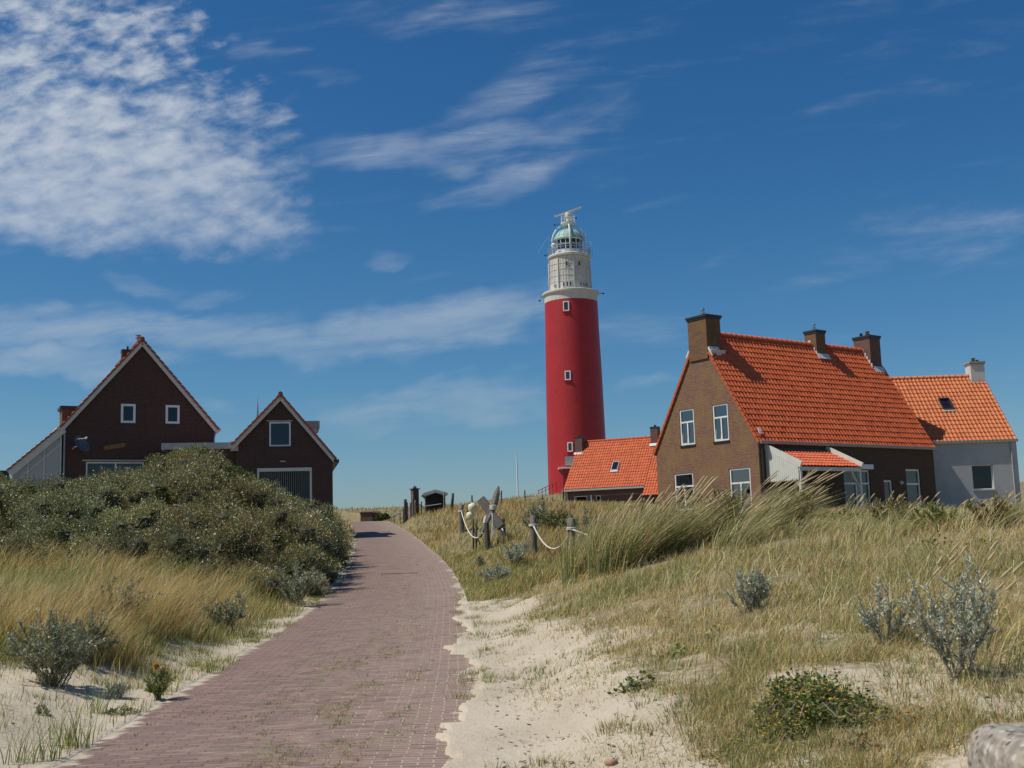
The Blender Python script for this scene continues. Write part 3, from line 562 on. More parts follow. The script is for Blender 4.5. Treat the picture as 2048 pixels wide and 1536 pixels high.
    m = MB(); m.bar((u0+.03, -dp-.03, ze-.09), (u1-.03, -dp-.03, ze-.09), .10, .15); m.build('beam', 'cream', v)
    for u in (u0+.10, u1-.10):
        m = MB(); m.bar((u, -dp-.03, 1.5), (u, -dp-.03, ze-.165), .11, .11, (0, 1, 0)); m.build('veranda_post', 'cream', v)
        m = MB()
        for s_ in (-1, 1):
            if (u < 1 and s_ < 0) or (u > 3 and s_ > 0): m.bar((u, -dp+.02, ze-.75), (u, -dp+.5, ze-.2), .06, .06); continue
            m.bar((u+s_*.05, -dp-.03, ze-.82), (u+s_*.5, -dp-.03, ze-.17), .06, .06)
        m.build('brace', 'cream', v)
    m = MB(); m.bar((2.0, -.08, 1.9), (2.0, -.08, ze+.4), .08, .08, (0, 1, 0)); m.bar((2.0, -.1, 3.55), (1.62, -.1, 4.2), .05, .05); m.bar((2.0, -.1, 3.55), (2.38, -.1, 4.2), .05, .05); m.build('wall_post', 'cream', v)
    return r
main_house()
def white_house():
    x0, x1, y0, dp = 0, 6.2, 0, 6.4; ZE = 5.78; ZR = 9.2; B = 1.5
    r = empty('white_house', (17.62, 55, 0), 0, label='low grey-white rendered house with light orange roof behind the brick house', cat='house')
    P = ((0, 0, 0), (1, 0, 0), (0, 1, 0)); wl = (3.99, 4.99, 3.42, 4.6)
    wall('front_wall', r, [(0, B), (x1, B), (x1, ZE), (0, ZE)], [wl], P, .28, 'stucco')
    m = MB()
    for u in (0, x1-.28):
        m.add([(u, .28, B), (u, dp, B), (u, dp, ZE), (u, dp/2, ZR-.05), (u, .28, ZE+.25), (u+.28, .28, B), (u+.28, dp, B), (u+.28, dp, ZE), (u+.28, dp/2, ZR-.05), (u+.28, .28, ZE+.25)],
              [(0, 1, 2, 3, 4), (9, 8, 7, 6, 5), (0, 5, 6, 1), (1, 6, 7, 2), (4, 9, 5, 0)])
    m.box(.28, x1-.28, dp-.28, dp, B, ZE); m.build('wall', 'stucco', r)
    m = MB(); m.box(.3, x1-.3, 2.4, 2.5, B, 5.2); m.box(.3, x1-.3, .3, 2.4, 5.1, 5.2); m.build('interior', 'interior', r)
    window(r, P, *wl, (), (), .05, .1, sill='fascia')
    s = Vector((0, dp/2, ZR-ZE)); n = s.normalized(); tiles('roof', r, Vector((-.02, 0, ZE+.03))-n*.15, (1, 0, 0), n, x1+.04, s.length+.15, 'tile_light', tw=.195, th=.30, seed=3, amp=.035)
    n2 = Vector((0, -n.y, n.z)); tiles('roof', r, Vector((x1+.02, dp, ZE+.03))-n2*.15, (-1, 0, 0), n2, x1+.04, s.length+.15, 'tile_light', seed=4)
    m = MB(); ridge(m, (-.02, dp/2, ZR+.05), (x1-.75, dp/2, ZR+.05), .1); colour_attr(m.build('ridge_tiles', 'tile_light', r, smooth=True), .3)
    m = MB(); m.box(-.02, x1+.05, -.14, -.03, ZE-.15, ZE-.02); m.build('gutter', 'gutter', r)
    m = MB(); m.tube([(x1-.28, -.09, ZE-.15), (x1-.28, -.045, ZE-.3), (x1-.28, -.045, B)], .035, 8); m.build('downpipe', 'fascia', r)
    c = chimney(r, x1-.72, x1-.02, dp/2-.35, dp/2+.35, 8.3, 9.95, mt='whitewall', cap='gutter', pots=[(x1-.42, dp/2, .08, .22, 'brick_chim'), (x1-.22, dp/2, .06, .12, 'dark')], capover=.06)
    m = MB(); m.bar((x1-.76, dp/2-.44, 8.74), (x1+.02, dp/2-.44, 8.74), .26, .02, (0, -.7, .7)); m.build('flashing', 'lead', c)
    # skylight in the slope
    q0 = Vector((3.62-17.62+17.62, 0, 0)); u0, u1 = 3.42, 3.92; a, b_ = 2.15, 2.95; nr = Vector((0, -n.z, n.y)); o = Vector((0, 0, ZE+.03))
    f = MB()
    for A_, B_ in (((u0, a), (u1, a)), ((u0, b_), (u1, b_)), ((u0, a), (u0, b_)), ((u1, a), (u1, b_))): f.bar(o+Vector((A_[0], 0, 0))+n*A_[1]+nr*.08, o+Vector((B_[0], 0, 0))+n*B_[1]+nr*.08, .06, .07, nr)
    w_ = f.build('skylight', 'dark', r); g = MB(); p = [o+Vector((u, 0, 0))+n*s_+nr*.085 for u, s_ in ((u0, a), (u1, a), (u1, b_), (u0, b_))]; g.add(p+[q-nr*.02 for q in p], [(0, 1, 2, 3), (7, 6, 5, 4)]); g.build('pane', 'glass', w_)
    g = MB(); g.bar(o+Vector((u0-.05, 0, 0))+n*(a-.06)+nr*.06, o+Vector((u1+.05, 0, 0))+n*(a-.06)+nr*.06, .1, .02, nr); g.build('flashing', 'lead', w_)
white_house()
def cottage():
    ph = -.45; L = 6.6; dp = 6.4; ZE = 5.75; ZR = 9.4; B = 3.2; ext = 1.7
    r = empty('low_cottage', (3.82, 90, 0), ph, label='low brick cottage with long orange roof in front of the red lighthouse', cat='house')
    P = ((0, 0, 0), (1, 0, 0), (0, 1, 0)); ws = [(.75, 1.85, 4.1, 5.02), (2.55, 2.95, 4.3, 5.0)]
    wall('front_wall', r, [(0, B), (L+ext, B), (L+ext, ZE), (0, ZE)], ws, P, .25, 'brick_cott')
    m = MB()
    for u in (0, L+ext-.25):
        m.add([(u, .25, B), (u, dp, B), (u, dp, ZE), (u, dp/2, ZR-.05), (u, .25, ZE+.2), (u+.25, .25, B), (u+.25, dp, B), (u+.25, dp, ZE), (u+.25, dp/2, ZR-.05), (u+.25, .25, ZE+.2)], [(0, 1, 2, 3, 4), (9, 8, 7, 6, 5), (0, 5, 6, 1), (1, 6, 7, 2), (4, 9, 5, 0)])
    m.box(.25, L+ext-.25, dp-.25, dp, B, ZE); m.build('wall', 'brick_cott', r)
    m = MB(); m.box(.3, L+ext-.3, 1.5, 1.6, B, 5.5); m.build('interior', 'interior', r)
    for w_ in ws: window(r, P, *w_, (), (), .06, .05)
    m = MB(); m.box(2.12, 2.24, -.03, .0-.003, 4.0, 5.05); m.build('board', 'white', r)
    s = Vector((0, dp/2, ZR-ZE)); n = s.normalized(); tiles('roof', r, Vector((0, 0, ZE+.03))-n*.3, (1, 0, 0), n, L, s.length+.3, 'tile_main', tw=.2, th=.3, seed=6)
    tiles('roof', r, Vector((L+.01, 0, ZE+.03))-n*1.3, (1, 0, 0), n, ext, s.length+1.3-.9, 'tile_main', tw=.2, th=.3, seed=16)
    n2 = Vector((0, -n.y, n.z)); tiles('roof', r, Vector((L+ext, dp, ZE+.03))-n2*.2, (-1, 0, 0), n2, L+ext, s.length+.2, 'tile_main', seed=7)
    m = MB(); ridge(m, (.6, dp/2, ZR+.05), (L+.1, dp/2, ZR+.05), .1); colour_attr(m.build('ridge_tiles', 'tile_main', r, smooth=True), .4)
    m = MB(); m.box(-.1, L, -.36, -.22, ZE-.36, ZE-.22); m.build('gutter', 'fascia', r)
    m = MB(); m.tube([(.25, -.28, ZE-.36), (.25, -.05, ZE-.6), (.25, -.05, B)], .045, 8); m.build('downpipe', 'fascia', r)
    c = chimney(r, -.02, .58, dp/2-.75, dp/2-.15, 8.2, 9.85, mt='brick_cott', pots=[(.3, dp/2-.45, .08, .15, 'dark')], capover=.02); m = MB(); m.bar((-.1, dp/2-.85, 8.5), (.62, dp/2-.85, 8.5), .25, .02, (0, -.7, .7)); m.build('flashing', 'lead', c)
    c = chimney(r, L-.35, L+.25, dp/2-.55, dp/2+.05, 8.5, 10.2, mt='brick_cott', pots=[(L-.05, dp/2-.25, .08, .15, 'dark')], capover=.02); m = MB(); m.bar((L-.42, dp/2-.66, 8.8), (L+.3, dp/2-.66, 8.8), .3, .02, (0, -.7, .7)); m.build('flashing', 'lead', c)
    nr = Vector((0, -n.z, n.y)); o = Vector((0, 0, ZE+.03)); u0, u1, a, b_ = 3.55, 4.05, 1.45, 2.3; f = MB()
    for A_, B_ in (((u0, a), (u1, a)), ((u0, b_), (u1, b_)), ((u0, a), (u0, b_)), ((u1, a), (u1, b_))): f.bar(o+Vector((A_[0], 0, 0))+n*A_[1]+nr*.08, o+Vector((B_[0], 0, 0))+n*B_[1]+nr*.08, .05, .07, nr)
    w_ = f.build('skylight', 'greysteel', r); g = MB(); p = [o+Vector((u, 0, 0))+n*s_+nr*.085 for u, s_ in ((u0, a), (u1, a), (u1, b_), (u0, b_))]; g.add(p+[q-nr*.02 for q in p], [(0, 1, 2, 3), (7, 6, 5, 4)]); g.build('pane', 'glass', w_)
    g = MB(); g.bar(o+Vector((u0-.05, 0, 0))+n*(a-.1)+nr*.07, o+Vector((u1+.05, 0, 0))+n*(a-.1)+nr*.07, .14, .02, nr); g.build('flashing', 'lead', w_)
cottage()
# ---- the two dark gabled houses on the left
def left_big():
    r = empty('gabled_house', (-21.42, 55, 0), .46, label='large dark brick house with broad white-edged gable, two small windows and sloping glazed side', cat='house')
    P = ((0, 0, 0), (1, 0, 0), (0, 1, 0)); L = 9; wr = 7.1; ap = 3.53; ZE = 7.8; ZR = 12.0; B = 2.6
    hs = [(2.58, 3.27, 7.98, 8.92), (4.7, 5.38, 7.98, 8.91), (1.02, 3.7, 4.6, 6.08)]
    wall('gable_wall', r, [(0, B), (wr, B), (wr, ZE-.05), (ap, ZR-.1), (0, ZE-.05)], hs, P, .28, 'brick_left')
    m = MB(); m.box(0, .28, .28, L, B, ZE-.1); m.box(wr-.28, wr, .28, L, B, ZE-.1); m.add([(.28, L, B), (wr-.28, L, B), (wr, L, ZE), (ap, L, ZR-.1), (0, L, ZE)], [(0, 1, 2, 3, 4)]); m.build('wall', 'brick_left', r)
    m = MB(); m.box(.3, wr-.3, 2.6, 2.7, B, 7.6); m.box(.3, wr-.3, .3, 2.6, 6.5, 6.6); m.build('interior', 'interior', r)
    for q in hs[:2]: window(r, P, *q, (), (), .11, .0, proud=True, sill='dark')
    window(r, P, *hs[2], (), (2.38,), .07, .03, curtain=[(0, 1)], label='wide ground floor window with pale curtain')
    m = MB(); m.box(.85, 3.9, -.06, -.003, 6.11, 6.18); m.build('lintel', 'fascia', r)
    for sg, u, seed in ((1, 0, 8), (-1, wr, 9)):
        a = Vector((u, 0, ZE)); b_ = Vector((ap, 0, ZR)); n = (b_-a).normalized()
        p0 = a-n*.3+Vector((0, -.16, .12)); tiles('roof', r, p0 if sg > 0 else p0+Vector((0, L+.3, 0)), (0, 1, 0) if sg > 0 else (0, -1, 0), n, L+.3, (b_-a).length+.3, 'tile_old', tw=.2, th=.3, seed=seed)
        m = MB(); m.bar(a-n*.28+Vector((0, -.14, -.02)), b_+Vector((0, -.14, -.02)), .06, .24, (0, 0, 1)); m.build('bargeboard', 'cream', r)
        m = MB(); k = 18
        for i in range(k): p = (a-n*.3).lerp(b_, i/k)+Vector((0, -.20, .15)); q = (a-n*.3).lerp(b_, (i+.97)/k)+Vector((0, -.20, .12)); m.bar(p, q, .08, .1)
        colour_attr(m.build('verge_tiles', 'tile_old', r), .2)
    m = MB(); ridge(m, (ap, -.2, ZR+.16), (ap, L, ZR+.16), .11); colour_attr(m.build('ridge_tiles', 'tile_old', r), .3)
    m = MB(); m.box(-.34, -.2, -.2, L, ZE-.2, ZE-.08); m.box(wr+.12, wr+.28, -.2, L, ZE-.16, ZE-.02); m.build('gutter', 'cream', r)
    m = MB(); m.tube([(.03, -.06, ZE-.1), (.03, -.06, B)], .04, 8); m.build('downpipe', 'greysteel', r); m = MB(); m.tube([(wr+.1, .05, ZE-.1), (wr-.02, -.06, ZE-.5), (wr-.02, -.06, B)], .035, 8); m.build('downpipe', 'greysteel', r)
    chimney(r, 2.9, 3.3, 2.2, 2.7, 11, 12.0, mt='brick_left', pots=[(3.2, 2.5, .05, .2, 'dark')], capover=.02); 
    m = MB(); m.tube([(ap, 1.2, ZR), (ap, 1.2, ZR+.42)], .08, 10); m.lathe([(0, ZR+.42), (.16, ZR+.42), (.16, ZR+.5), (.1, ZR+.5), (.1, ZR+.56), (.16, ZR+.58), (0, ZR+.62)], 12, (ap, 1.2)); m.build('roof_vent', 'greysteel', r)
    m = MB(); m.box(6.05, 6.25, 1, 1.2, 8.9, 9.45); m.build('roof_vent', 'dark', r); m = MB(); m.box(4.65, 4.8, 2, 2.15, 10.6, 11.25); m.build('roof_vent', 'dark', r)
    m = MB(); m.box(-.02, 1.0, .9, 2.2, 8.0, 8.72); m.build('dormer', 'brick_cott', r)
    m = MB(); m.box(-.12, 1.0, .8, 2.3, 8.725, 8.86); m.build('dormer_roof', 'dark', [c_ for c_ in r.children if c_.name.startswith('dormer')][-1])
    # glazed lean-to
    a = Vector((-2.35, 0, 5.6)); b_ = Vector((-.02, 0, 7.72)); n = (b_-a).normalized()
    tiles('lean_to_roof', r, a-n*.1+Vector((0, -.1, .14)), (0, 1, 0), n, 6, (b_-a).length+.1, 'tile_old', tw=.2, th=.3, seed=11)
    m = MB(); m.bar(a+Vector((0, -.08, -.08)), b_+Vector((0, -.08, -.08)), .06, .36, (0, 0, 1)); m.build('bargeboard', 'cream', r)
    m = MB(); k = 12
    for i in range(k): m.bar((a-n*.15).lerp(b_, i/k)+Vector((0, -.13, .17)), (a-n*.15).lerp(b_, (i+.97)/k)+Vector((0, -.13, .14)), .08, .08)
    colour_attr(m.build('verge_tiles', 'tile_old', r), .2)
    zr_ = lambda u: 5.6+(u+2.35)*.91-.28
    fr = MB()
    for u in (-2.2, -1.55, -.85, -.12): fr.bar((u, 0, B), (u, 0, zr_(u)-.02), .06, .06, (0, 1, 0))
    fr.bar((-2.2, 0, zr_(-2.2)-.42), (-.12, 0, zr_(-.12)-.42), .05, .06); w_ = fr.build('glazed_side', 'cream', r)
    g = MB(); g.add([(-2.2, .02, B), (-.12, .02, B), (-.12, .02, zr_(-.12)), (-2.2, .02, zr_(-2.2))], [(0, 1, 2, 3)]); g.build('pane', 'frost', w_)
    g = MB(); g.add([(-2.2, .5, B), (-.12, .5, B), (-.12, .5, zr_(-.12)), (-2.2, .5, zr_(-2.2))], [(0, 1, 2, 3)]); g.build('sun_screen', 'curtain', w_)
    m = MB(); m.box(-2.33, -2.23, 0, 6, B, 5.3); m.build('side_wall', 'cream', r)
    m = MB(); m.add([(-2.75, -.1, 5.66), (-2.35, -.1, 5.66), (-2.35, -.1, 5.25), (-2.75, 6, 5.66), (-2.35, 6, 5.66), (-2.35, 6, 5.25)], [(0, 2, 1), (3, 4, 5), (0, 1, 4, 3), (0, 3, 5, 2), (1, 2, 5, 4)]); m.tube([(-2.5, -.06, 5.5), (-2.3, -.06, 5.1), (-2.3, -.06, B)], .04, 6); m.build('lean_to_gutter', 'dark', r)
    m = MB(); tiles('rear_roof', r, (7.5, 3.2, 6.9), (1, 0, 0), (0, .6, .6), 1.6, .5, 'tile_old', seed=31)
    # things fixed to the gable: dish and carved sign
    d = empty('satellite_dish', (0, 0, 0), label='grey satellite dish on the dark gable above the wide window', cat='satellite dish'); d.location = r.matrix_basis@Vector((0, 0, 0)) if False else (-21.42, 55, 0); d.rotation_euler = (0, 0, .46)
    m = MB(); c = Vector((.72, -.45, 6.85)); ax = Vector((.55, -.6, .45)).normalized(); u = ax.orthogonal().normalized(); v = ax.cross(u); n_ = 24; vs = [c]
    for k_, rr in enumerate((.16, .33, .46)):
        for i in range(n_): a_ = 2*PI*i/n_; vs.append(c+u*math.cos(a_)*rr+v*math.sin(a_)*rr+ax*rr*rr*.45)
    fs = [(0, 1+i, 1+(i+1) % n_) for i in range(n_)]
    for k_ in range(2): fs += [(1+k_*n_+i, 1+(k_+1)*n_+i, 1+(k_+1)*n_+(i+1) % n_, 1+k_*n_+(i+1) % n_) for i in range(n_)]
    m.add(vs, fs); m.build('reflector', 'dishgrey', d, smooth=True)
    m = MB(); m.tube([(.4, 0, 6.7), (.45, -.35, 6.75), tuple(c)], .025, 6); m.tube([tuple(c-v*.35), tuple(c+ax*.45-v*.1)], .015, 6); m.tube([tuple(c+ax*.42-v*.1), tuple(c+ax*.54-v*.1)], .045, 8); m.build('arm', 'steel', d)
    m = MB(); pts = [(1.80, 6.70), (1.86, 6.64), (2.1, 6.67), (2.3, 6.72), (2.5, 6.73), (2.76, 6.79), (2.83, 6.86), (2.82, 6.96), (2.74, 7.0), (2.5, 6.97), (2.3, 6.93), (2.05, 6.90), (1.88, 6.86), (1.79, 6.79)]
    m.add([(p[0], -.07, p[1]) for p in pts]+[(p[0], -.004, p[1]) for p in pts], [tuple(range(14)), tuple(range(27, 13, -1))]+[(i, 14+i, 14+(i+1) % 14, (i+1) % 14) for i in range(14)])
    m.build('carved_sign', 'signwood', None, bevel=.01, label='long carved wooden name board on the dark gable wall', cat='sign').location = (-21.42, 55, 0); bpy.data.objects['carved_sign'].rotation_euler = (0, 0, .46)
left_big()
def left_small():
    r = empty('small_gabled_house', (-10.88, 55, 0), .2, label='smaller dark brick house with steep white-edged gable and striped garage door beside the road', cat='house')
    P = ((0, 0, 0), (1, 0, 0), (0, 1, 0)); ul, ur, ap = -2.28, 2.23, -.2; ZL, ZRt, ZR, B, L = 6.45, 5.72, 8.85, 2.3, 7
    hs = [(-.73, .27, 6.49, 7.66), (-1.3, 1.25, 2.6, 5.48)]
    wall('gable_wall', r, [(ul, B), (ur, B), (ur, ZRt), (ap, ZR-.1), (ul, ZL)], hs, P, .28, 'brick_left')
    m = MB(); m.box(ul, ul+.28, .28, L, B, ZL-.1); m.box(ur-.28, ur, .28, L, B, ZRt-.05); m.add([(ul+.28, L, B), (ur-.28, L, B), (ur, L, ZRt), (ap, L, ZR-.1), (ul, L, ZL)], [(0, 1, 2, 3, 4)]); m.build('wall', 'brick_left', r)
    m = MB(); m.box(ul+.3, ur-.3, 2, 2.1, B, 6.0); m.box(ap-.8, ap+.8, 2, 2.1, 6.0, 7.3); m.box(ul+.3, ur-.3, .3, 2, 5.9, 6.0); m.build('interior', 'interior', r)
    window(r, P, *hs[0], (), (), .07, .0, curtain='blind', sill='dark', label='upper window with vertical blinds')
    m = MB(); pb(m, P, -.84, .37, -.05, -.003, 7.68, 7.73); m.build('lintel', 'fascia', r)
    # garage door: a frame with vertical slats
    m = MB(); pb(m, P, -1.3, 1.25, -.06, .08, 5.30, 5.46); pb(m, P, 1.15, 1.248, .0, .1, 2.6, 5.3); pb(m, P, -1.298, -1.2, 0, .1, 2.6, 5.3); f = m.build('garage_door', 'cream', r)
    m = MB(); n = 26
    for i in range(n): u = -1.2+2.35*(i+.5)/n; pb(m, P, u-.013, u+.013, .07, .10, 2.6, 5.3)
    m.build('door_slats', 'slat', f); m = MB(); pb(m, P, -1.2, 1.15, .16, .18, 2.6, 5.3); m.build('door_backing', 'dark', f)
    m = MB(); pb(m, P, -.24, .02, -.08, -.003, 5.74, 5.80); m.build('wall_lamp', 'fascia', r)
    for u, z, sd in ((ul-.12, ZL+.08, 1), (ur+.1, ZRt+.08, -1)):
        a = Vector((u, 0, z)); b_ = Vector((ap, 0, ZR)); n = (b_-a).normalized(); p0 = a-n*.1+Vector((0, -.16, .12))
        tiles('roof', r, p0 if sd > 0 else p0+Vector((0, L+.3, 0)), (0, sd, 0), n, L+.3, (b_-a).length+.1, 'tile_old', tw=.2, th=.3, seed=14+sd)
        m = MB(); m.bar(a-n*.08+Vector((0, -.14, -.04)), b_+Vector((0, -.14, -.04)), .06, .2, (0, 0, 1)); m.build('bargeboard', 'cream', r)
        m = MB(); k = 12
        for i in range(k): m.bar((a-n*.12).lerp(b_, i/k)+Vector((0, -.20, .13)), (a-n*.12).lerp(b_, (i+.97)/k)+Vector((0, -.20, .10)), .08, .1)
        colour_attr(m.build('verge_tiles', 'tile_old', r), .3 if sd < 0 else .9)
    m = MB(); ridge(m, (ap, -.22, ZR+.14), (ap, L, ZR+.14), .11); colour_attr(m.build('ridge_tiles', 'tile_old', r), .3)
    m = MB(); m.box(ur+.05, ur+.3, -.2, L, ZRt-.05, ZRt+.1); m.build('gutter', 'dark', r)
    m = MB(); m.box(.4, 1.55, 2.0, 4.6, 6.2, 7.55); d = m.build('dormer', 'cream', r); m = MB(); m.box(.3, 1.70, 1.9, 4.7, 7.555, 7.9); m.build('dormer_roof', 'fascia', d)
    # flat roofed link
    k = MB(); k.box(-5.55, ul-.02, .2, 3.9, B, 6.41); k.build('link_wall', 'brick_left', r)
    k = MB(); k.box(-5.66, ul-.25, .06, 4, 6.42, 6.72); k.box(ul-.24, ul+.12, -.1, 4.02, 6.3, 6.74); k.build('flat_roof', 'fascia', r)
left_small()
# distant low building and lattice mast
p = W(10, 962, 80)
r = empty('distant_building', (p[0]-4, 80, 3.4), 0, label='distant pale flat-roofed building at the far left edge', cat='building')
m = MB(); m.box(-4, 4.3, 0, 5, 0, p[2]-3.4-.3); m.build('wall', 'stucco', r); m = MB(); m.box(-4.2, 4.5, -.2, 5.2, p[2]-3.7+.003, p[2]-3.4); m.build('roof', 'fascia', r); m = MB(); m.box(-3.5, 4, -.05, -.003, 1.8, 2.7); m.build('window', 'dark', r)
a = W(509, 840, 75); b = W(515, 801, 75)
m = MB(); q = [Vector((a[0]-.22, 75, 5)), Vector((a[0]+.38, 75, 5)), Vector((a[0]+.08, 75.4, 5))]; top = Vector((b[0], 75.1, b[2]))
for i in range(3): m.tube([q[i], q[i].lerp(top, .97)], .028, 5)
for k in range(14):
    t0 = k/14; t1 = (k+1)/14
    for i in range(3): m.tube([q[i].lerp(top, t0), q[(i+1) % 3].lerp(top, t1)], .016, 4); m.tube([q[i].lerp(top, t0), q[(i+1) % 3].lerp(top, t0)], .016, 4)
m.tube([top-Vector((0, 0, .3)), top+Vector((0, 0, .35))], .012, 5)
m.build('lattice_mast', 'greysteel', label='thin dark lattice radio mast behind the small gabled house', cat='mast')
# ------------------------------------------------------------------ lighthouse
def lighthouse():
    C = (7.62, 141.); r = empty('lighthouse', (C[0], C[1], 6.6), 0, label='tall red lighthouse with white top gallery and green domed lantern', cat='lighthouse'); z0 = -6.6
    def B(m, name, mt, parent=r, **k):
        m.v = [(x, y, z+z0) for x, y, z in m.v]; return m.build(name, mt, parent, **k)
    N = 96
    m = MB(); m.lathe([(3.62, 5.5), (3.60, 9), (3.56, 14), (3.45, 22), (3.33, 27), (3.27, 30.75)], N); B(m, 'tower_wall', 'red', smooth=True)
    m = MB(); m.lathe([(3.275, 30.75), (3.29, 30.76), (3.30, 31.6), (3.42, 31.72), (3.52, 31.75), (3.54, 31.95), (3.48, 32.02), (2.3, 32.05)], N); B(m, 'white_band', 'drum', smooth=False)
    m = MB(); m.lathe([(2.62, 32.05), (2.62, 32.3), (2.56, 32.32), (2.50, 36.1), (2.6, 36.25), (2.2, 36.25)], N)
    drum = B(m, 'upper_drum', 'drum', smooth=False)
    m = MB(); npil = 8
    for i in range(npil):
        a = -PI/2+.14+2*PI*i/npil; d = Vector((math.cos(a), math.sin(a), 0)); m.bar(Vector((0, 0, 32.1))+d*2.66, Vector((0, 0, 36.1))+d*2.55, .14, .14, d)
    for zz in (33.15, 33.9, 34.65, 35.4):
        rr = 2.585-.06*(zz-32.3)/3.8; m.ring((0, 0, zz), rr, .022, 72, 4)
    for i in range(48):
        a = 2*PI*i/48
        if i % 6 == 0: continue
        d = Vector((math.cos(a), math.sin(a), 0)); m.bar(Vector((0, 0, 33.2))+d*2.565, Vector((0, 0, 36.0))+d*2.52, .035, .03, d)
    B(m, 'pilaster_ribs', 'drum', drum)
    def win(x, z, w_, h, rr, name='window', frame='white', fw=.12):
        a = math.asin(x/rr); d = Vector((math.sin(a), -math.cos(a), 0)); t_ = Vector((math.cos(a), math.sin(a), 0)); o = d*(rr+.0)+Vector((0, 0, z+z0))
        P = (o-Vector((0, 0, 0)), t_, -d); f = MB()
        for (u0, u1, a0, a1) in ((-w_/2, w_/2, -h/2, -h/2+fw), (-w_/2, w_/2, h/2-fw, h/2), (-w_/2, -w_/2+fw, -h/2+fw, h/2-fw), (w_/2-fw, w_/2, -h/2+fw, h/2-fw)): pb(f, P, u0, u1, -.07, .12, a0, a1)
        o_ = f.build(name, frame, r); g = MB(); pb(g, P, -w_/2+fw*.7, w_/2-fw*.7, -.02, .06, -h/2+fw*.7, h/2-fw*.7); g.build('pane', MT['tglass'], o_)
        if fw > .1: s_ = MB(); pb(s_, P, -w_/2-.08, w_/2+.08, -.16, .05, -h/2-.12, -h/2-.003); s_.build('sill', 'red', o_)
    win(-.78, 29.8, .74, 1.2, 3.29); win(-.90, 21.3, .72, 1.12, 3.46); win(-.95, 12.7, .66, 1.12, 3.57)
    for x in (-.48, 1.05): win(x, 35.25, .36, .62, 2.53, 'drum_window', 'drum', .05)
    for x in (-.9, -.5, -.1): win(x, 32.68, .30, .7, 2.60, 'gallery_window', 'white', .05)
    for x in (1.15, 1.5, 1.8, -1.95): win(x, 32.65, .26, .5, 2.60, 'gallery_window', 'drum', .04)
    # gallery deck and lantern
    m = MB(); m.lathe([(2.3, 36.25), (2.62, 36.3), (2.70, 36.42), (2.72, 36.62), (2.62, 36.72), (1.5, 36.74)], N); B(m, 'gallery', 'drum')
    m = MB()
    for i in range(28): a = 2*PI*i/28; m.tube([(2.6*math.cos(a), 2.6*math.sin(a), 36.7), (2.6*math.cos(a), 2.6*math.sin(a), 37.85)], .028, 5)
    for zz in (37.1, 37.45, 37.85): m.ring((0, 0, zz), 2.6, .028, 64, 5)
    B(m, 'railing', 'greysteel')
    m = MB(); m.lathe([(1.7, 36.74), (1.7, 37.35)], 32); m.lathe([(1.74, 38.62), (1.80, 38.75), (1.70, 38.8)], 32)
    for i in range(16): a = 2*PI*(i+.3)/16; m.bar((1.7*math.cos(a), 1.7*math.sin(a), 37.3), (1.7*math.cos(a), 1.7*math.sin(a), 38.7), .07, .07, (math.cos(a), math.sin(a), 0))
    m.ring((0, 0, 37.98), 1.7, .035, 32, 4); lan = B(m, 'lantern', 'steel')
    m = MB(); m.lathe([(1.67, 37.3), (1.67, 38.7)], 32); B(m, 'pane', 'glass', lan)
    m = MB(); m.lathe([(0, 37.2), (.45, 37.25), (.62, 37.6), (.62, 38.1), (.42, 38.5), (0, 38.6)], 16); B(m, 'lamp_lens', 'greysteel', lan)
    m = MB(); pr = [(1.88, 38.76), (1.86, 38.86)]+[(1.8*math.cos(t_), 38.85+1.38*math.sin(t_)) for t_ in np.linspace(.1, 1.45, 9)]+[(.12, 40.24), (.12, 40.5), (0, 40.5)]; m.lathe(pr, 32); dm = B(m, 'dome', 'copper', smooth=True)
    m = MB()
    for i in range(16): a = 2*PI*i/16; m.tube([(1.82*math.cos(t_)*math.cos(a), 1.82*math.cos(t_)*math.sin(a), 38.85+1.4*math.sin(t_)) for t_ in np.linspace(.08, 1.4, 7)], .025, 4)
    B(m, 'dome_rib', 'copper', dm)
    # four curved arms carrying the radar platform
    for a in (-PI/2+.03, 0.05, PI/2+.03, PI-.05):
        d = Vector((math.cos(a), math.sin(a), 0)); pts = [d*2.05+Vector((0, 0, 36.7)), d*2.07+Vector((0, 0, 38.4))]+[d*(.55+1.52*math.cos(t_))+Vector((0, 0, 38.5+2.15*math.sin(t_))) for t_ in np.linspace(.1, 1.35, 8)]
        m = MB(); m.tube(pts, .10, 8); B(m, 'curved_arm', 'steel', smooth=True)
    m = MB(); m.lathe([(0, 40.55), (.7, 40.58), (.92, 40.8), (.96, 41.0), (0, 41.02)], 32); B(m, 'radar_platform', 'steel')
    m = MB()
    for i in range(12): a = 2*PI*i/12; m.tube([(.9*math.cos(a), .9*math.sin(a), 41.0), (.9*math.cos(a), .9*math.sin(a), 41.95)], .022, 5)
    for zz in (41.35, 41.65, 41.95): m.ring((0, 0, zz), .9, .022, 32, 4)
    B(m, 'platform_railing', 'steel')
    m = MB(); m.lathe([(.25, 41.0), (.22, 41.7), (.36, 41.75), (.36, 42.15), (.28, 42.3), (0, 42.35)], 16); B(m, 'radar_pedestal', 'buoy')
    m = MB(); m.bar((-1.62, -.2, 41.85), (1.72, .2, 43.05), .2, .22); m.bar((-.5, .12, 42.15), (.9, .16, 42.65), .1, .14); B(m, 'radar_scanner', 'steel')
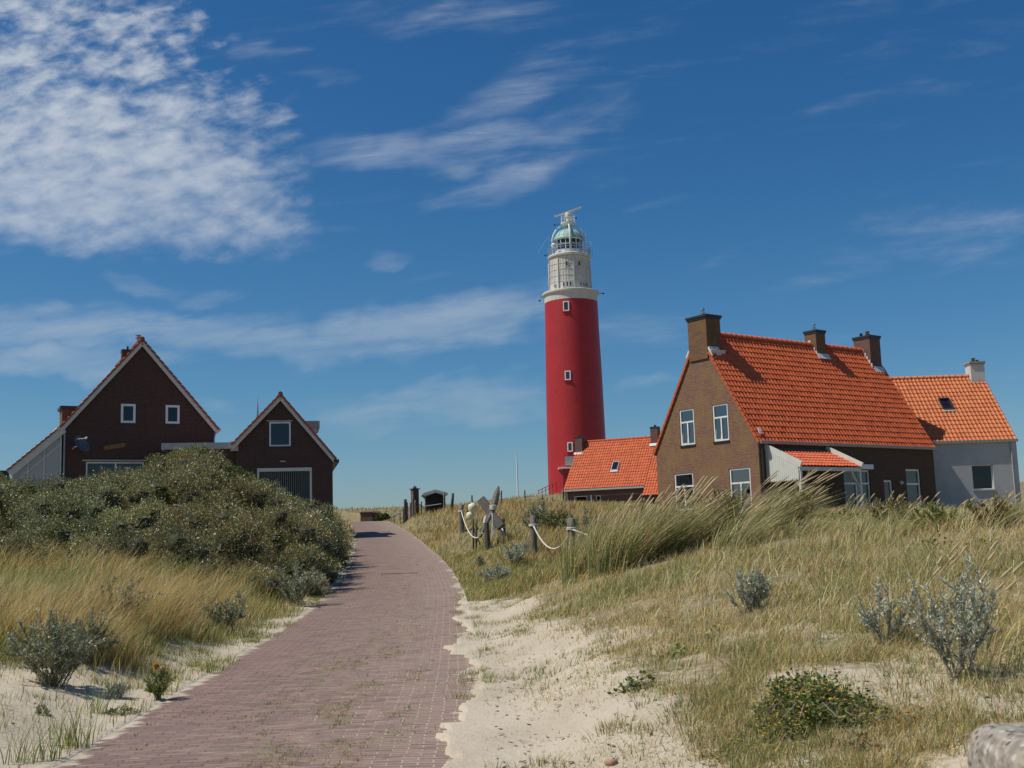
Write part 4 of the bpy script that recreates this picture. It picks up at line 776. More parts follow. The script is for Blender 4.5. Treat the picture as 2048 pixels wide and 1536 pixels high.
    for (p0, p1) in (((-.9, -.1, 40.95), (-1.72, -.1, 40.78)), ((-3.5, 0, 31.8), (-3.9, -.1, 31.2)), ((3.4, -.4, 31.85), (4.0, -.5, 31.78)), ((.9, 0, 41.5), (1.0, -.3, 41.55)), ((-2.6, 0, 37), (-3.0, -.2, 36.9))):
        m = MB(); m.tube([p0, p1], .03, 5); m.tube([Vector(p1)+Vector((-.1, 0, 0)), Vector(p1)+Vector((.12, 0, 0))], .1, 8); B(m, 'camera_arm', 'dark')
    for (x, y, z_, h) in ((2.75, .1, 36.9, 2.0), (2.85, -.5, 36.6, 1.2), (2.1, -1.2, 38.0, 1.9), (-2.2, -1.5, 37.4, .9)): m = MB(); m.tube([(x, y, z_), (x, y, z_+h)], .025, 5); B(m, 'whip_antenna', 'steel' if h > 1.9 else 'greysteel')
    m = MB(); m.tube([(-2.2, -.3, 38.6), (-2.65, -.35, 39.2)], .03, 5); m.tube([(-2.65, -.35, 39.2), (-3.9, -.4, 37.2)], .012, 4); m.lathe([(0, 37.35), (.25, 37.5), (.33, 37.9), (.2, 38.1), (0, 38.1)], 12, (-1.95, -1.4)); m.tube([(-2.65, -.3, 33.0), (-2.65, -.3, 35.8)], .06, 6); B(m, 'aerial', 'steel')
    # porch at the foot, stair railing
    m = MB(); m.box(-2.0, .8, -4.6, -2.4, 5.6, 10.05); m.box(-1.7, .8, -4.55, -2.4, 10.3, 11.6) ; B(m, 'porch', 'red'); m = MB(); m.box(-2.45, .9, -5.1, -2.5, 10.06, 10.24); B(m, 'porch_roof', 'white')
    m = MB(); m.box(-1.66, .0, -4.62, -4.56, 10.45, 11.5); B(m, 'porch_panel', 'fascia')
    m = MB()
    for i in range(6): x = -4.9+i*.42; z_ = 6.9+i*.19; m.tube([(x, -4.6, z_-.6), (x, -4.6, z_+.75)], .04, 5)
    m.tube([(-5, -4.6, 7.55), (-2.7, -4.6, 8.6)], .05, 5); m.tube([(-5, -4.6, 7.2), (-2.7, -4.6, 8.2)], .03, 5); B(m, 'stair_railing', 'red')
tg, t, b = mat('tower_window_glass', (.035, .05, .06), .08); MT['tglass'] = tg
lighthouse()
# ------------------------------------------------------------------ small things near the road
def post(name, x, y, h, r, mt='wood', lean=(0, 0), sink=.3, label=None, cat='post', group=None, top=.9):
    z = G(x, y); m = MB(); n = 7; pts = []; rs = []
    for i in range(n):
        t_ = i/(n-1); pts.append((lean[0]*t_*h+random.uniform(-1, 1)*r*.12, lean[1]*t_*h, -sink+(h+sink)*t_)); rs.append(r*(1.05-.12*t_)*(1+random.uniform(-.06, .06)))
    pts.append((pts[-1][0], pts[-1][1], h+r*.25)); rs.append(r*.45); m.tube(pts, rs, 10); return m.build(name, mt, None, smooth=True, loc=(x, y, z), label=label, cat=cat, group=group)
rope_pts = []
ph = {}
for i, (px, py, d, h, r, lab) in enumerate([(924, 1063, 43, .98, .10, 'farthest rope fence post, beside the cream buoys'), (1004, 1084, 35, .72, .12, 'thick short rope fence post behind the crossed driftwood'),
                                         (1069, 1113, 30.5, 1.05, .095, 'grey rope fence post between the silver bush and the marram, second nearest'), (1146, 1126, 27.5, 1.02, .105, 'nearest rope fence post, beside the tall marram clump')]):
    p = W(px, py, d); o = post('fence_post', p[0], p[1], h, r, label=lab, group='wooden posts of the rope fence'); ph[i] = (p[0], p[1], G(p[0], p[1])+h, h)
def sag(a, b, s, n=18): a = Vector(a); b = Vector(b); return [a.lerp(b, i/n)-Vector((0, 0, s*4*(i/n)*(1-i/n))) for i in range(n+1)]
def coil(m, c, R, k=2, r=.02):
    for j in range(k): m.ring((c[0], c[1], c[2]+.035*j), R, r, 16, 6)
fp = [(ph[i][0], ph[i][1]-.1, ph[i][2]-.24) for i in range(4)]
cx = W(976, 1068, 33); 
labs = ['rope sagging from the farthest post to the crossed driftwood', 'rope sagging from the short thick post to the middle post', 'rope sagging between the two nearest fence posts', 'rope running from the nearest post into the marram clump']
segs = [(fp[0], (cx[0]-.15, 33, 1.9), .45), (fp[1], fp[2], .62), (fp[2], fp[3], .52), (fp[3], (3.3, 26.3, fp[3][2]-.55), .1)]
for (a, b_, s_), lb, o in zip(segs, labs, ((0,), (1,), (2,), (3,))):
    m = MB(); m.tube(sag(a, b_, s_), .021, 6); coil(m, (a[0], a[1]+.1, a[2]), .112, 2, .018); m.build('rope', 'rope', smooth=True, label=lb, cat='rope', group='ropes of the fence')
# crossed driftwood
m = MB(); A = Vector(W(976, 1100, 33)); m.tube([A+Vector((0, 0, -.3)), A+Vector((-.01, 0, .4)), A+Vector((-.02, 0, .75))], [.085, .08, .07], 8); m.build('driftwood_post', 'darkwood', label='upright post carrying the crossed driftwood', cat='post')
m = MB(); a = Vector(W(960, 1074, 33.2)); b_ = Vector(W(985, 1022, 33.6)); c = Vector(W(997, 973, 34)); m.tube([a, a.lerp(b_, .5), b_, b_.lerp(c, .3), b_.lerp(c, .7), c], [.045, .055, .065, .105, .095, .03], 8)
d_ = m.build('driftwood_spar', 'wood', label='tall pointed pale driftwood spar leaning on the post', cat='driftwood'); mm = MB(); coil(mm, (b_.x+.02, b_.y, b_.z+.05), .085, 4, .022); mm.build('lashing', 'rope', d_)
m = MB(); m.bar(W(962, 998, 34.5), W(1003, 1055, 33.9), .12, .25, (.7, 0, .7)); m.build('driftwood_plank', 'darkwood', label='broad dark driftwood plank crossing the pale spar', cat='driftwood', bevel=.02)
m = MB(); m.tube([W(969, 1046, 33), W(972.5, 1032, 33)], .05, 8); m.build('net_float', 'white', label='small white float hanging on the driftwood', cat='float')
m = MB(); m.tube([W(984, 1026, 33.5), W(990, 1072, 33.2)], .018, 6); m.tube([W(985, 1026, 33.5), W(984, 1074, 33.1)], .012, 6); m.build('dangling_rope', 'rope', label='loose rope ends dangling from the driftwood', cat='rope')
for px, py, s_, lb, mt_ in ((945, 1016, .14, 'upper cream buoy hanging by the rope fence', 'buoy'), (940.5, 1032, .125, 'lower cream buoy hanging under another', 'buoy')):
    p = W(px, py, 37); m = MB(); m.lathe([(0, -s_*1.0), (s_*.7, -s_*.95), (s_, -s_*.5), (s_*1.05, s_*.2), (s_*.95, s_*.75), (s_*.5, s_*1.0), (.03, s_*1.02), (.03, s_*1.25), (0, s_*1.25)], 16); m.build('buoy', mt_, None, smooth=True, loc=p, label=lb, cat='buoy', group='buoys by the rope fence')
for px, lb in ((944.5, 'thin stake holding the upper buoy'), (949, 'thin leaning stake beside the buoy stake')): p = W(px, 1040, 37.2); post('stake', p[0], p[1], 1.35 if px < 946 else 1.25, .03, 'darkwood', (.02 if px < 946 else .06, 0), label=lb, cat='stake')
# row of stakes on the skyline
for i, (px, d, h) in enumerate([(944, 70, .9), (1003, 72, .95), (1050, 96, .75), (1060, 97, .8), (1070, 98, .7), (1080, 99, .75), (1085.5, 99, 1.0), (1050, 80, 1.1), (925, 62, .5), (935, 64, .55), (1094, 100, .7), (1105, 101, .7), (1127, 78, 1.1)]):
    p = W(px, 1000, d); post('boundary_stake', p[0], p[1], h, .05, 'darkwood', label='thin dark boundary stake on the dune skyline left of the lighthouse', cat='stake', group='thin stakes along the dune skyline')
p = W(1036, 1000, 120); m = MB(); m.tube([(0, 0, -1), (0, 0, 2.5), (-.02, 0, 10.72-G(p[0], 120))], [.09, .08, .06], 8); m.build('flagpole', 'steel', None, loc=(p[0], 120, G(p[0], 120)), label='slim white flagpole standing on the dune left of the lighthouse', cat='flagpole')
# tarred shed and brick pillar
p = W(871, 1026, 75); gz = G(p[0], 75)-.15
r = empty('black_shed', (p[0], 75, gz), .12, label='small black tarred shed with pale scalloped gable boards on the bank', cat='shed'); hs = (W(871, 989, 75)[2]-gz)/1.2; ha = (W(871, 981, 75)[2]-gz)/1.2; r.scale = (1.2, 1.2, 1.2)
m = MB(); m.add([(-.5, 0, 0), (.55, 0, 0), (.55, 0, hs), (0, 0, ha-.1), (-.5, 0, hs), (-.5, 1.3, 0), (.55, 1.3, 0), (.55, 1.3, hs), (0, 1.3, ha-.1), (-.5, 1.3, hs)], [(0, 1, 2, 3, 4), (9, 8, 7, 6, 5), (0, 5, 6, 1), (1, 6, 7, 2), (0, 4, 9, 5)]); m.build('wall', 'blackwood', r)
m = MB(); m.bar((-.68, .6, hs-.02), (0, .6, ha), 1.7, .05, (-.35, 0, 1)); m.bar((.68, .6, hs-.02), (0, .6, ha), 1.7, .05, (.35, 0, 1)); m.build('roof', 'dark', r)
m = MB(); m.bar((-.66, -.3, hs+.0), (0, -.3, ha-.02), .04, .13); m.bar((.66, -.3, hs+.0), (0, -.3, ha-.02), .04, .13)
for s_ in (-1, 1):
    for i in range(7): m.box(s_*(.05+i*.085)-.03, s_*(.05+i*.085)+.03, -.315, -.285, ha-.14-(ha-hs)*(.05+i*.085)/.66, ha-.06-(ha-hs)*(.05+i*.085)/.66)
m.build('scalloped_board', 'cream', r)
m = MB(); m.tube([(-.55, -.35, hs-.62), (.3, -.35, hs-.52)], .022, 6); m.build('rail', 'fascia', r)
m = MB(); m.add([(-.68, -.25, hs-.02), (-.5, -.25, hs-.02), (-.5, -.25, hs-.2), (-.68, 1.2, hs-.02), (-.5, 1.2, hs-.02), (-.5, 1.2, hs-.2)], [(0, 1, 2), (3, 5, 4), (0, 3, 4, 1), (0, 2, 5, 3), (1, 4, 5, 2)]); m.build('gutter', 'dark', r)
post('shed_stake', p[0]+.62, 74.3, 1.3, .07, 'wood', label='pale forked stake at the right corner of the black shed', cat='stake')
post('driftwood_stump', p[0]+1.02, 74.9, 1.15, .09, 'darkwood', (.12, 0), label='dark ragged stump leaning right of the black shed', cat='stump')
p = W(830, 1010, 76); gz = G(p[0], 76)-.1; H = W(830, 977, 76)[2]-gz
r = empty('brick_pillar', (p[0], 76, gz), .5, label='square brown brick pillar with flat cap left of the black shed', cat='pillar'); m = MB(); m.box(-.2, .2, -.2, .2, 0, H-.06); m.build('shaft', 'brick_cott', r)
m = MB(); m.box(-.27, .27, -.27, .27, H-.057, H); m.build('cap', 'darkwood', r); m = MB(); m.lathe([(.15, H+.002), (.13, H+.07), (.06, H+.13), (.05, H+.18), (0, H+.18)], 10); m.build('knob', 'dark', r)
for i, (px, py, h, rr, mt_) in enumerate([(811, 1022, 1.25, .085, 'dark'), (807.5, 1020, .85, .05, 'dark'), (815, 1028, 1.0, .045, 'wood'), (821, 1026, .9, .04, 'wood'), (826.5, 1024, 1.25, .045, 'wood'), (831, 1024, .9, .05, 'wood'), (824, 1026, 1.0, .04, 'darkwood'), (843, 1020, .75, .04, 'darkwood')]):
    q = W(px, py, 71.5+.2*i); post('garden_post', q[0], q[1], h*1.1, rr*1.15, mt_, label=['black stump, tallest of the posts before the brick pillar', 'short black stump beside the tallest one', 'pale post right of the black stumps', 'second pale thin post before the brick pillar', 'tall thin pale post right before the brick pillar', 'stout pale post at the right foot of the brick pillar', 'dark thin post close to the pillar', 'dark thin post between pillar and shed'][i], group='posts before the brick pillar')
m = MB(); a = W(838, 1009, 74); b_ = W(846, 1014, 73); m.bar(a, b_, .05, .06); m.build('sloping_bar', 'dark', label='short dark bar sloping from the pillar towards the shed', cat='bar')
# end of the road: low brick wall, handrail
p = W(734, 1035, 97); gz = G(p[0], 97)
r = empty('low_brick_wall', (p[0], 97, gz-.3), 0, label='low brown brick wall beyond the crest of the road', cat='wall'); tz = W(734, 1025, 97)[2]-gz+.3
m = MB(); m.box(-.55, .45, 0, .3, 0, tz); m.box(.451, 1.0, .3, 2.0, 0, tz-.02); m.build('masonry', 'brick_cott', r); m = MB(); m.box(-.6, 1.05, -.05, .35, tz+.002, tz+.06); m.build('coping', 'wood', r)
m = MB(); a = W(777, 1041, 82); b_ = W(788, 1031, 79); c = W(800, 1027, 75); m.tube([a, b_, c], .045, 6); m.tube([b_-np.array([0, 0, .6]), b_], .04, 6); m.tube([c-np.array([0, 0, .6]), c], .04, 6); m.build('handrail', 'wood', label='wooden handrail sloping down beside the road crest', cat='handrail')
MT['drain'] = paint('rusty_iron', (.085, .07, .06), .7, .3)
# drains in the road
for d, lb in ((30.9, 'nearer dark drain grating across the brick road'), (62, 'farther dark drain grating across the brick road')):
    x = float(rx(d)); m = MB()
    for i in range(13): m.box(x-.42+i*.075, x-.42+i*.075+.04, d-.09, d+.09, float(rz(d))+.010, float(rz(d))+.028)
    m.box(x-.45, x+.56, d-.10, d+.10, float(rz(d))-.02, float(rz(d))+.0095+.006); m.build('drain_grating', MT['drain'], label=lb, cat='drain', group='drain gratings in the road')
# concrete bollard in the corner
m = MB(); m.box(-.24, .24, -.2, .2, -.3, .92); z = 1.095
o = m.build('concrete_bollard', 'concrete', None, loc=(1.40, 3.0, z-.92), label='rough pebbled concrete bollard with rounded top in the near right corner', cat='bollard'); md = o.modifiers.new('b', 'BEVEL'); md.width = .07; md.segments = 5
for p_ in o.data.polygons: p_.use_smooth = True
MT['stone'] = paint('reddish_stone', (.40, .24, .16), .9, .4, 20); p = W(1222, 1510, 7.4); m = MB(); m.lathe([(0, -.02), (.035, -.015), (.042, .008), (.03, .02), (0, .024)], 9); m.v = [(x*(1+.2*math.sin(3*y*20)), y*.8, z) for x, y, z in m.v]; m.build('stone', MT['stone'], None, loc=(p[0], p[1], G(p[0], p[1])+.01), smooth=True, label='small flat reddish stone lying on the sand', cat='stone')
# ------------------------------------------------------------------ vegetation
def blades(name, base, h, lean, wd_, cols, seg=3, mt='grass', parent=None, loc=(0, 0, 0), az=None, tipw=.12, droop=None, R=None, root=None, **kw):
    """base (n,3), h (n,), lean (n,2) horizontal offset of the tip / h, wd_ (n,), cols (n,3)"""
    R = R or rng; n = len(base); t_ = np.linspace(0, 1, seg+1); a = R.uniform(0, PI, n) if az is None else az; side = np.stack([np.cos(a), np.sin(a), np.zeros(n)], -1)
    V = np.empty((n, seg+1, 2, 3), 'f'); C = np.empty((n, seg+1, 2, 3), 'f'); dr = np.zeros(n) if droop is None else droop
    L = np.hypot(lean[:, 0], lean[:, 1]); vs = np.sqrt(np.clip(1-(L*.6)**2, .15, 1))
    for i, t in enumerate(t_):
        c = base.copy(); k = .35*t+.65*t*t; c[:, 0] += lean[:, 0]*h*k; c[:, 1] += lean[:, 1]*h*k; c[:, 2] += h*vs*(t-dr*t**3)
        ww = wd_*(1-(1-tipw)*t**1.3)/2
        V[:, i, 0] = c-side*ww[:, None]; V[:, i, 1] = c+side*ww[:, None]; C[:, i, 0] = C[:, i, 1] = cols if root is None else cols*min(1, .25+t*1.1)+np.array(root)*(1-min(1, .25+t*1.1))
    k = (seg+1)*2; b = (np.arange(n)*k)[:, None, None]; i = np.arange(seg)[None, :, None]*2; F = b+i+np.array([0, 1, 3, 2])[None, None]
    return npmesh(name, V.reshape(-1, 3), F.reshape(-1, 4), C.reshape(-1, 3), mt, parent, loc, **kw)
PAL = {'gold': (.68, .46, .18), 'straw': (.74, .60, .32), 'green': (.17, .23, .055), 'olive': (.36, .33, .10), 'brown': (.33, .18, .065), 'pale': (.66, .60, .36), 'deep': (.075, .115, .03), 'sage': (.25, .27, .16), 'silver': (.46, .485, .38)}
def pal(n, spec, R=None, var=.25):
    R = R or rng; ks = list(spec); p = np.array([spec[k] for k in ks], float); p /= p.sum(); i = R.choice(len(ks), n, p=p); c = np.array([PAL[k] for k in ks])[i]
    return np.clip(c*(1+R.normal(0, var, (n, 1)))*(1+R.normal(0, .06, (n, 3))), .01, .9)
def palmix(n, s1, s2, f):
    a = pal(n, s1); b = pal(n, s2); return np.where((rng.random(n) < f)[:, None], b, a)
# scatter with density falling as 1/d^2
def scatter(n, ymin, ymax, amin, amax):
    y = ymin*ymax/(ymax-rng.random(n)*(ymax-ymin)); x = y*rng.uniform(amin, amax, n); return x, y
def keep(x, y, *m):
    k = np.ones(len(x), bool)
    for q in m: k &= q
    return k
def offroad(x, y, mrg=.0): return np.abs(x-rx(y)) > HW+mrg
inhouse = lambda x, y: ((x > 9) & (x < 24) & (y > 46+(x-9.7)*-.0+np.abs(x-9.7)*.0) & (y > 40+ (x*0)) & (((x-9.684)*.808+(y-45.97)*.589) > -.2) & (((x-9.684)*-.589+(y-45.97)*.808) > -.2)) | ((x < -9) & (y > 54.5) & (y < 70))
# A: short dry dune grass on the right, near
x, y = scatter(420000, 5.6, 26, -.10, .50); v = veg(x, y); e = x-rx(y)-HW
gap = fbm(x, y, .5, 3, 21)
k = (e > -.02) & (rng.random(len(x)) < np.clip(v-.05, 0, 1)**1.25*np.clip(.62+gap*3.0, .02, 1.3)*np.interp(y, [7, 11, 15], [1.0, 1.15, 1.25]))
x, y, v, e = x[k], y[k], v[k], e[k]; n = len(x); patch = fbm(x, y, 2.2, 3, 31)+.35*fbm(x, y, .5, 2, 33); h = (.035+.15*rng.random(n)**1.6)*(.55+.75*v)*(1+.9*np.clip(patch, -.5, .6))*np.interp(y, [7, 12, 16], [.72, 1., 1.3]); h *= np.interp(e, [0, 1, 3, 6], [.45, .6, .95, 1.15])
c = palmix(n, {'gold': 3, 'straw': 4.5, 'brown': 1.2, 'olive': 2.2, 'pale': 1.8}, {'olive': 5, 'green': 3, 'straw': 2}, np.clip(.34+patch*1.3+np.interp(e, [0, 1.2, 4], [.25, .12, -.08]), .02, .95))
lean = np.stack([rng.normal(.2, .42, n), rng.normal(0, .42, n)], -1)
blades('dry_dune_grass', np.stack([x, y, ground(x, y)-.01], -1), h, lean, (.0022+.00042*y)*(.6+.8*rng.random(n)), c, 3, droop=np.where(rng.random(n) < .25, rng.uniform(.5, 1.0, n), .05), kind='stuff', cat='grass', label='short dry golden grass thinning into sand on the right dune')
R_ = np.random.default_rng(500); x, y = scatter(11000, 8.5, 24, -.02, .50); v = veg(x, y); e = x-rx(y)-HW; k = (e > 1.2) & (R_.random(len(x)) < (v-.3)*np.clip(.5+2*fbm(x, y, 1.5, 2, 35), 0, 1)); x, y = x[k], y[k]; n = len(x)
blades('dry_stalks', np.stack([x, y, ground(x, y)-.01], -1), R_.uniform(.16, .36, n), np.stack([R_.normal(.3, .35, n), R_.normal(0, .35, n)], -1), (.002+.00025*y)*np.ones(n), pal(n, {'straw': 3, 'pale': 3, 'gold': 2}, R_), 4, droop=R_.uniform(0, .4, n), R=R_, tipw=1.1, kind='stuff', cat='grass stalks', label='tall thin straw stalks standing above the dry grass')
def litter(name, n, xa, xb, lab, seed):
    R = np.random.default_rng(seed); y = R.uniform(6.8, 16, n); x = rx(y)+R.uniform(xa, xb, n); z = ground(x, y)+.006; D = np.stack([R.normal(0, 1, n), R.normal(0, 1, n), R.normal(0, .12, n)], -1); P = np.stack([x, y, z], -1)
    D /= np.linalg.norm(D, axis=1, keepdims=True); L = R.uniform(.012, .07, n)**1.0; sd = np.stack([-D[:, 1], D[:, 0], np.zeros(n)], -1)*(L*R.uniform(.08, .3, n))[:, None]
    V = np.stack([P, P+D*(L*.5)[:, None]+sd, P+D*L[:, None], P+D*(L*.5)[:, None]-sd], 1); c = np.array([(.10, .07, .045), (.2, .13, .07), (.35, .26, .15), (.07, .055, .04)])[R.integers(0, 4, n)]
    npmesh(name, V.reshape(-1, 3), np.arange(n*4).reshape(-1, 4), np.repeat(c, 4, 0), 'leaf', kind='stuff', cat='plant litter', label=lab)
litter('plant_litter', 2600, HW+.05, HW+4.5, 'dry twigs and leaf bits scattered on the right sand', 1); litter('plant_litter', 700, -HW-3.2, -HW-.1, 'dry twigs and leaf bits scattered on the left sand', 2)
# B: left bank tall golden grass
x, y = scatter(140000, 8.5, 27, -.50, -.10); v = veg(x, y); el = -(x-rx(y))-HW
tall = sst(10.3, 12.5, y+fbm(x, y, 2, 2, 5)*1.6)*sst(.1, 1.6, el)
k = (el > 0) & (rng.random(len(x)) < np.clip(v, 0, 1)**1.5)
x, y, v, el, tall = x[k], y[k], v[k], el[k], tall[k]; n = len(x); patch = fbm(x, y, 2.4, 3, 41)
p2 = fbm(x, y, .8, 2, 44); h = (.06+.12*rng.random(n))*(1-tall)+tall*(.20+.36*rng.random(n))*(1+.5*patch+.9*p2)
c = palmix(n, {'olive': 4, 'green': 3, 'straw': 2}, {'gold': 5, 'straw': 3, 'brown': 2, 'olive': 3}, np.clip(.02+.5*tall+patch*1.5+p2*1.3, 0, 1))
lean = np.stack([rng.normal(.42, .33, n)*(.4+.6*tall), rng.normal(0, .3, n)], -1)
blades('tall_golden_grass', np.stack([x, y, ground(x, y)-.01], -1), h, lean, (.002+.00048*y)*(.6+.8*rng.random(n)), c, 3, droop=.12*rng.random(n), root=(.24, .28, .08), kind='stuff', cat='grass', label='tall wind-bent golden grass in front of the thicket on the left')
# C: meadow beyond, both sides
x, y = scatter(300000, 22, 150, -.30, .42); e = x-rx(y)-HW; patch = fbm(x, y, 5, 4, 51)
k = ((e > .0) | (x-rx(y) < -HW)) & ((y > 27) | (x > 2.0) | (e > 0)) & ~inhouse(x, y) & ~((x < rx(y)) & (y < 52)) & (rng.random(len(x)) < .9)
x, y, e, patch = x[k], y[k], e[k], patch[k]; n = len(x)
h = (.16+.22*rng.random(n))*(1+.9*patch)*np.interp(np.abs(e), [0, .8, 2.5], [.4, .7, 1.]); h = np.maximum(h, .05)
pp = patch+.4*fbm(x, y, 1.2, 2, 57)
c = palmix(n, {'olive': 4, 'green': 3, 'gold': 1.2, 'straw': 1}, {'gold': 2.5, 'brown': 3, 'straw': 1.5, 'olive': 2.5}, np.clip(.5+pp*1.6-.35*np.exp(-np.abs(e)/.8), 0, 1))
lean = np.stack([rng.normal(.3, .3, n), rng.normal(0, .3, n)], -1)
blades('meadow_grass', np.stack([x, y, ground(x, y)-.02], -1), h, lean, (.003+.00052*y)*(.7+.6*rng.random(n)), c, 2, kind='stuff', cat='grass', label='olive and rust coloured grass on the banks beyond the road bend')
# D: weeds in the road joints and tufts on the drifted sand
def tufts(name, pts, nb, hmin, hmax, spec, width, spread, seed, lean0=.0, seg=2, **kw):
    R = np.random.default_rng(seed); B_ = np.repeat(pts, nb, 0); n = len(B_); off = R.normal(0, spread, (n, 2)); x = B_[:, 0]+off[:, 0]; y = B_[:, 1]+off[:, 1]; z = np.where(np.abs(x-rx(y)) < HW, rz(y)+.01, ground(x, y)-.005)
    l = np.stack([off[:, 0]/spread*.35+lean0+R.normal(0, .15, n), off[:, 1]/spread*.35+R.normal(0, .15, n)], -1)
    return blades(name, np.stack([x, y, z], -1), R.uniform(hmin, hmax, n), l, width*(.7+.6*R.random(n))*(1 if np.isscalar(width) else 1), pal(n, spec, R), seg, R=R, **kw)
y = 6.5*45/(45-rng.random(6500)*(45-6.5)); lat = rng.normal(.1, .38, len(y)); nn_ = fbm(lat*3.2, y*.55, .55, 3, 61); k = nn_ > .07; lat = np.round(lat/.1025+.5*(np.round(y/.071)%2))*.1025; y, lat = y[k], lat[k]; y = np.round(y/.071)*.071
tufts('road_weeds', np.stack([rx(y)+lat, y], -1), 6, .010, .030, {'green': 3, 'olive': 3, 'straw': 1}, .0065, .024, 3, kind='stuff', cat='weeds', label='tiny green weeds growing in the joints of the brick road')
y = rng.uniform(6.8, 24, 420); e = rng.uniform(-.25, 1.7, len(y)); k = fbm(e, y, .9, 3, 63) > .02; y, e = y[k], e[k]
tufts('verge_tufts', np.stack([rx(y)+HW+e, y], -1), 34, .02, .085, {'green': 3, 'olive': 3, 'straw': 2, 'sage': 1}, .006, .055, 4, kind='stuff', cat='grass', label='small green tufts on the drifted sand along the right road edge')
y = rng.uniform(9.5, 26, 600); e = rng.uniform(-.1, 1.3, len(y)); k = fbm(e, y, .9, 3, 66) > -.05; y, e = y[k], e[k]
tufts('verge_tufts', np.stack([rx(y)-HW-e, y], -1), 34, .02, .09, {'green': 4, 'olive': 3, 'straw': 1.5}, .007, .06, 5, kind='stuff', cat='grass', label='short green grass along the left road edge')
R_ = np.random.default_rng(510); y = 6.6*16/(16-R_.random(2600)*(16-6.6)); e = R_.uniform(.9, 8, len(y))*np.clip(y/9, .7, 1.6); x = rx(y)+HW+e; k = (fbm(x, y, .8, 3, 67) > -.06) & (x/y < .5) & (R_.random(len(x)) < veg(x, y)*1.6); x, y = x[k], y[k]
tufts('low_herbs', np.stack([x, y], -1), 30, .02, .10, {'green': 2.5, 'olive': 3.5, 'straw': 3, 'brown': 1, 'pale': 1.5}, .0055, .065, 6, kind='stuff', cat='weeds', label='low mixed weeds and straw tufts spotting the sandy slope')
# E: individual green grass tufts in the near sand on the left
for i, (px, py, d, h, nb, lb) in enumerate([(45, 1500, 8.3, .36, 34, 'sparse green marram tuft in the sand, farthest left'), (100, 1498, 8.4, .38, 30, 'sparse green marram tuft in the sand, second from the left'), (130, 1470, 8.9, .34, 26, 'arching green marram tuft behind the others in the sand'),
                                       (150, 1478, 8.8, .42, 44, 'tallest green marram tuft beside the kerb'), (190, 1400, 10.2, .42, 30, 'thin green marram tuft in front of the tall golden grass')]):
    p = W(px, py, d); R = np.random.default_rng(70+i); n = nb; b0 = np.stack([R.normal(0, .06, n), R.normal(0, .06, n), np.zeros(n)-.01], -1)
    blades('green_grass_tuft', b0, R.uniform(.4, 1., n)*h, np.stack([R.normal(.12, .35, n), R.normal(0, .3, n)], -1), np.full(n, .0075), pal(n, {'green': 5, 'olive': 2}, R), 4, loc=(p[0], p[1], G(p[0], p[1])), R=R, label=lb, cat='grass tuft', group='green marram tufts in the near sand')
# F: marram tussocks with seed heads
def marram(x, y, rad, h, n, heads, label, seed, ln=.55, spec=None, grp='marram tussocks on the right dune', ecc=1.):
    n = int(n*.55); R = np.random.default_rng(seed); z = G(x, y); a = R.uniform(0, 2*PI, n); rr = rad*np.sqrt(R.random(n)); bx = rr*np.cos(a)*ecc; by = rr*np.sin(a)
    bz = ground(x+bx, y+by)-z-.03; H = h*R.uniform(.55, 1.05, n); l = np.stack([R.normal(ln, .22, n)+bx/rad*.24, R.normal(0, .2, n)+by/rad*.1], -1)
    sp = spec or {'straw': 2.4, 'pale': 1.8, 'sage': 1.2, 'olive': 2.6, 'green': 2.6, 'gold': 1.6}
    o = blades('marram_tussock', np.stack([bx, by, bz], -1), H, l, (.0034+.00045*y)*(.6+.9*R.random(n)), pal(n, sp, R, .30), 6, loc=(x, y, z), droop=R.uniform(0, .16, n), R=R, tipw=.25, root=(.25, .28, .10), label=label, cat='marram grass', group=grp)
    m = MB()      # dead litter at the foot
    k = n//9; a = R.uniform(0, 2*PI, k); rr = rad*R.uniform(.5, 1.25, k); bx = rr*np.cos(a)*ecc; by = rr*np.sin(a)-.1; bz = ground(x+bx, y+by)-z
    blades('dead_leaves', np.stack([bx, by, bz+.01], -1), R.uniform(.25, .6, k), np.stack([R.normal(.7, .5, k), R.normal(-.3, .5, k)], -1), np.full(k, .003+.0003*y), pal(k, {'straw': 3, 'brown': 2, 'gold': 2}, R), 4, parent=o, droop=R.uniform(.5, .95, k), R=R, kind='stuff')
    if heads:
        V = []; F = []; k = heads; a = R.uniform(0, 2*PI, k); rr = rad*np.sqrt(R.random(k)); bx = rr*np.cos(a)*ecc; by = rr*np.sin(a); bz = ground(x+bx, y+by)-z
        for i in range(k):
            hh = h*R.uniform(.95, 1.22); lx, ly = ln*R.uniform(.75, 1.15), R.normal(0, .1); vs = math.sqrt(max(.2, 1-(lx*.6)**2)); pts = []
            for t in (0, .25, .5, .7, .84, .86, .92, 1.0, 1.03): kk = .35*t+.65*t*t; pts.append((bx[i]+lx*hh*kk, by[i]+ly*hh*kk, bz[i]+hh*vs*(t-.06*t**3)))
            s_ = .0016+.0001*y; m.tube(pts, [s_, s_, s_*.9, s_*.9, s_*.8, .007+.0001*y, .010+.0001*y, .008+.0001*y, .002], 5, False)
        o2 = m.build('seed_heads', 'grass', o, kind='stuff'); a_ = o2.data.color_attributes.new('Col', 'FLOAT_COLOR', 'POINT'); nv = len(o2.data.vertices); cc = np.ones((nv, 4), 'f'); cc[:, :3] = np.array([.56, .45, .25])*(1+R.normal(0, .1, (nv, 1))); a_.data.foreach_set('color', cc.ravel())
def at(px, py, d): p = W(px, py, d); return p[0], p[1]
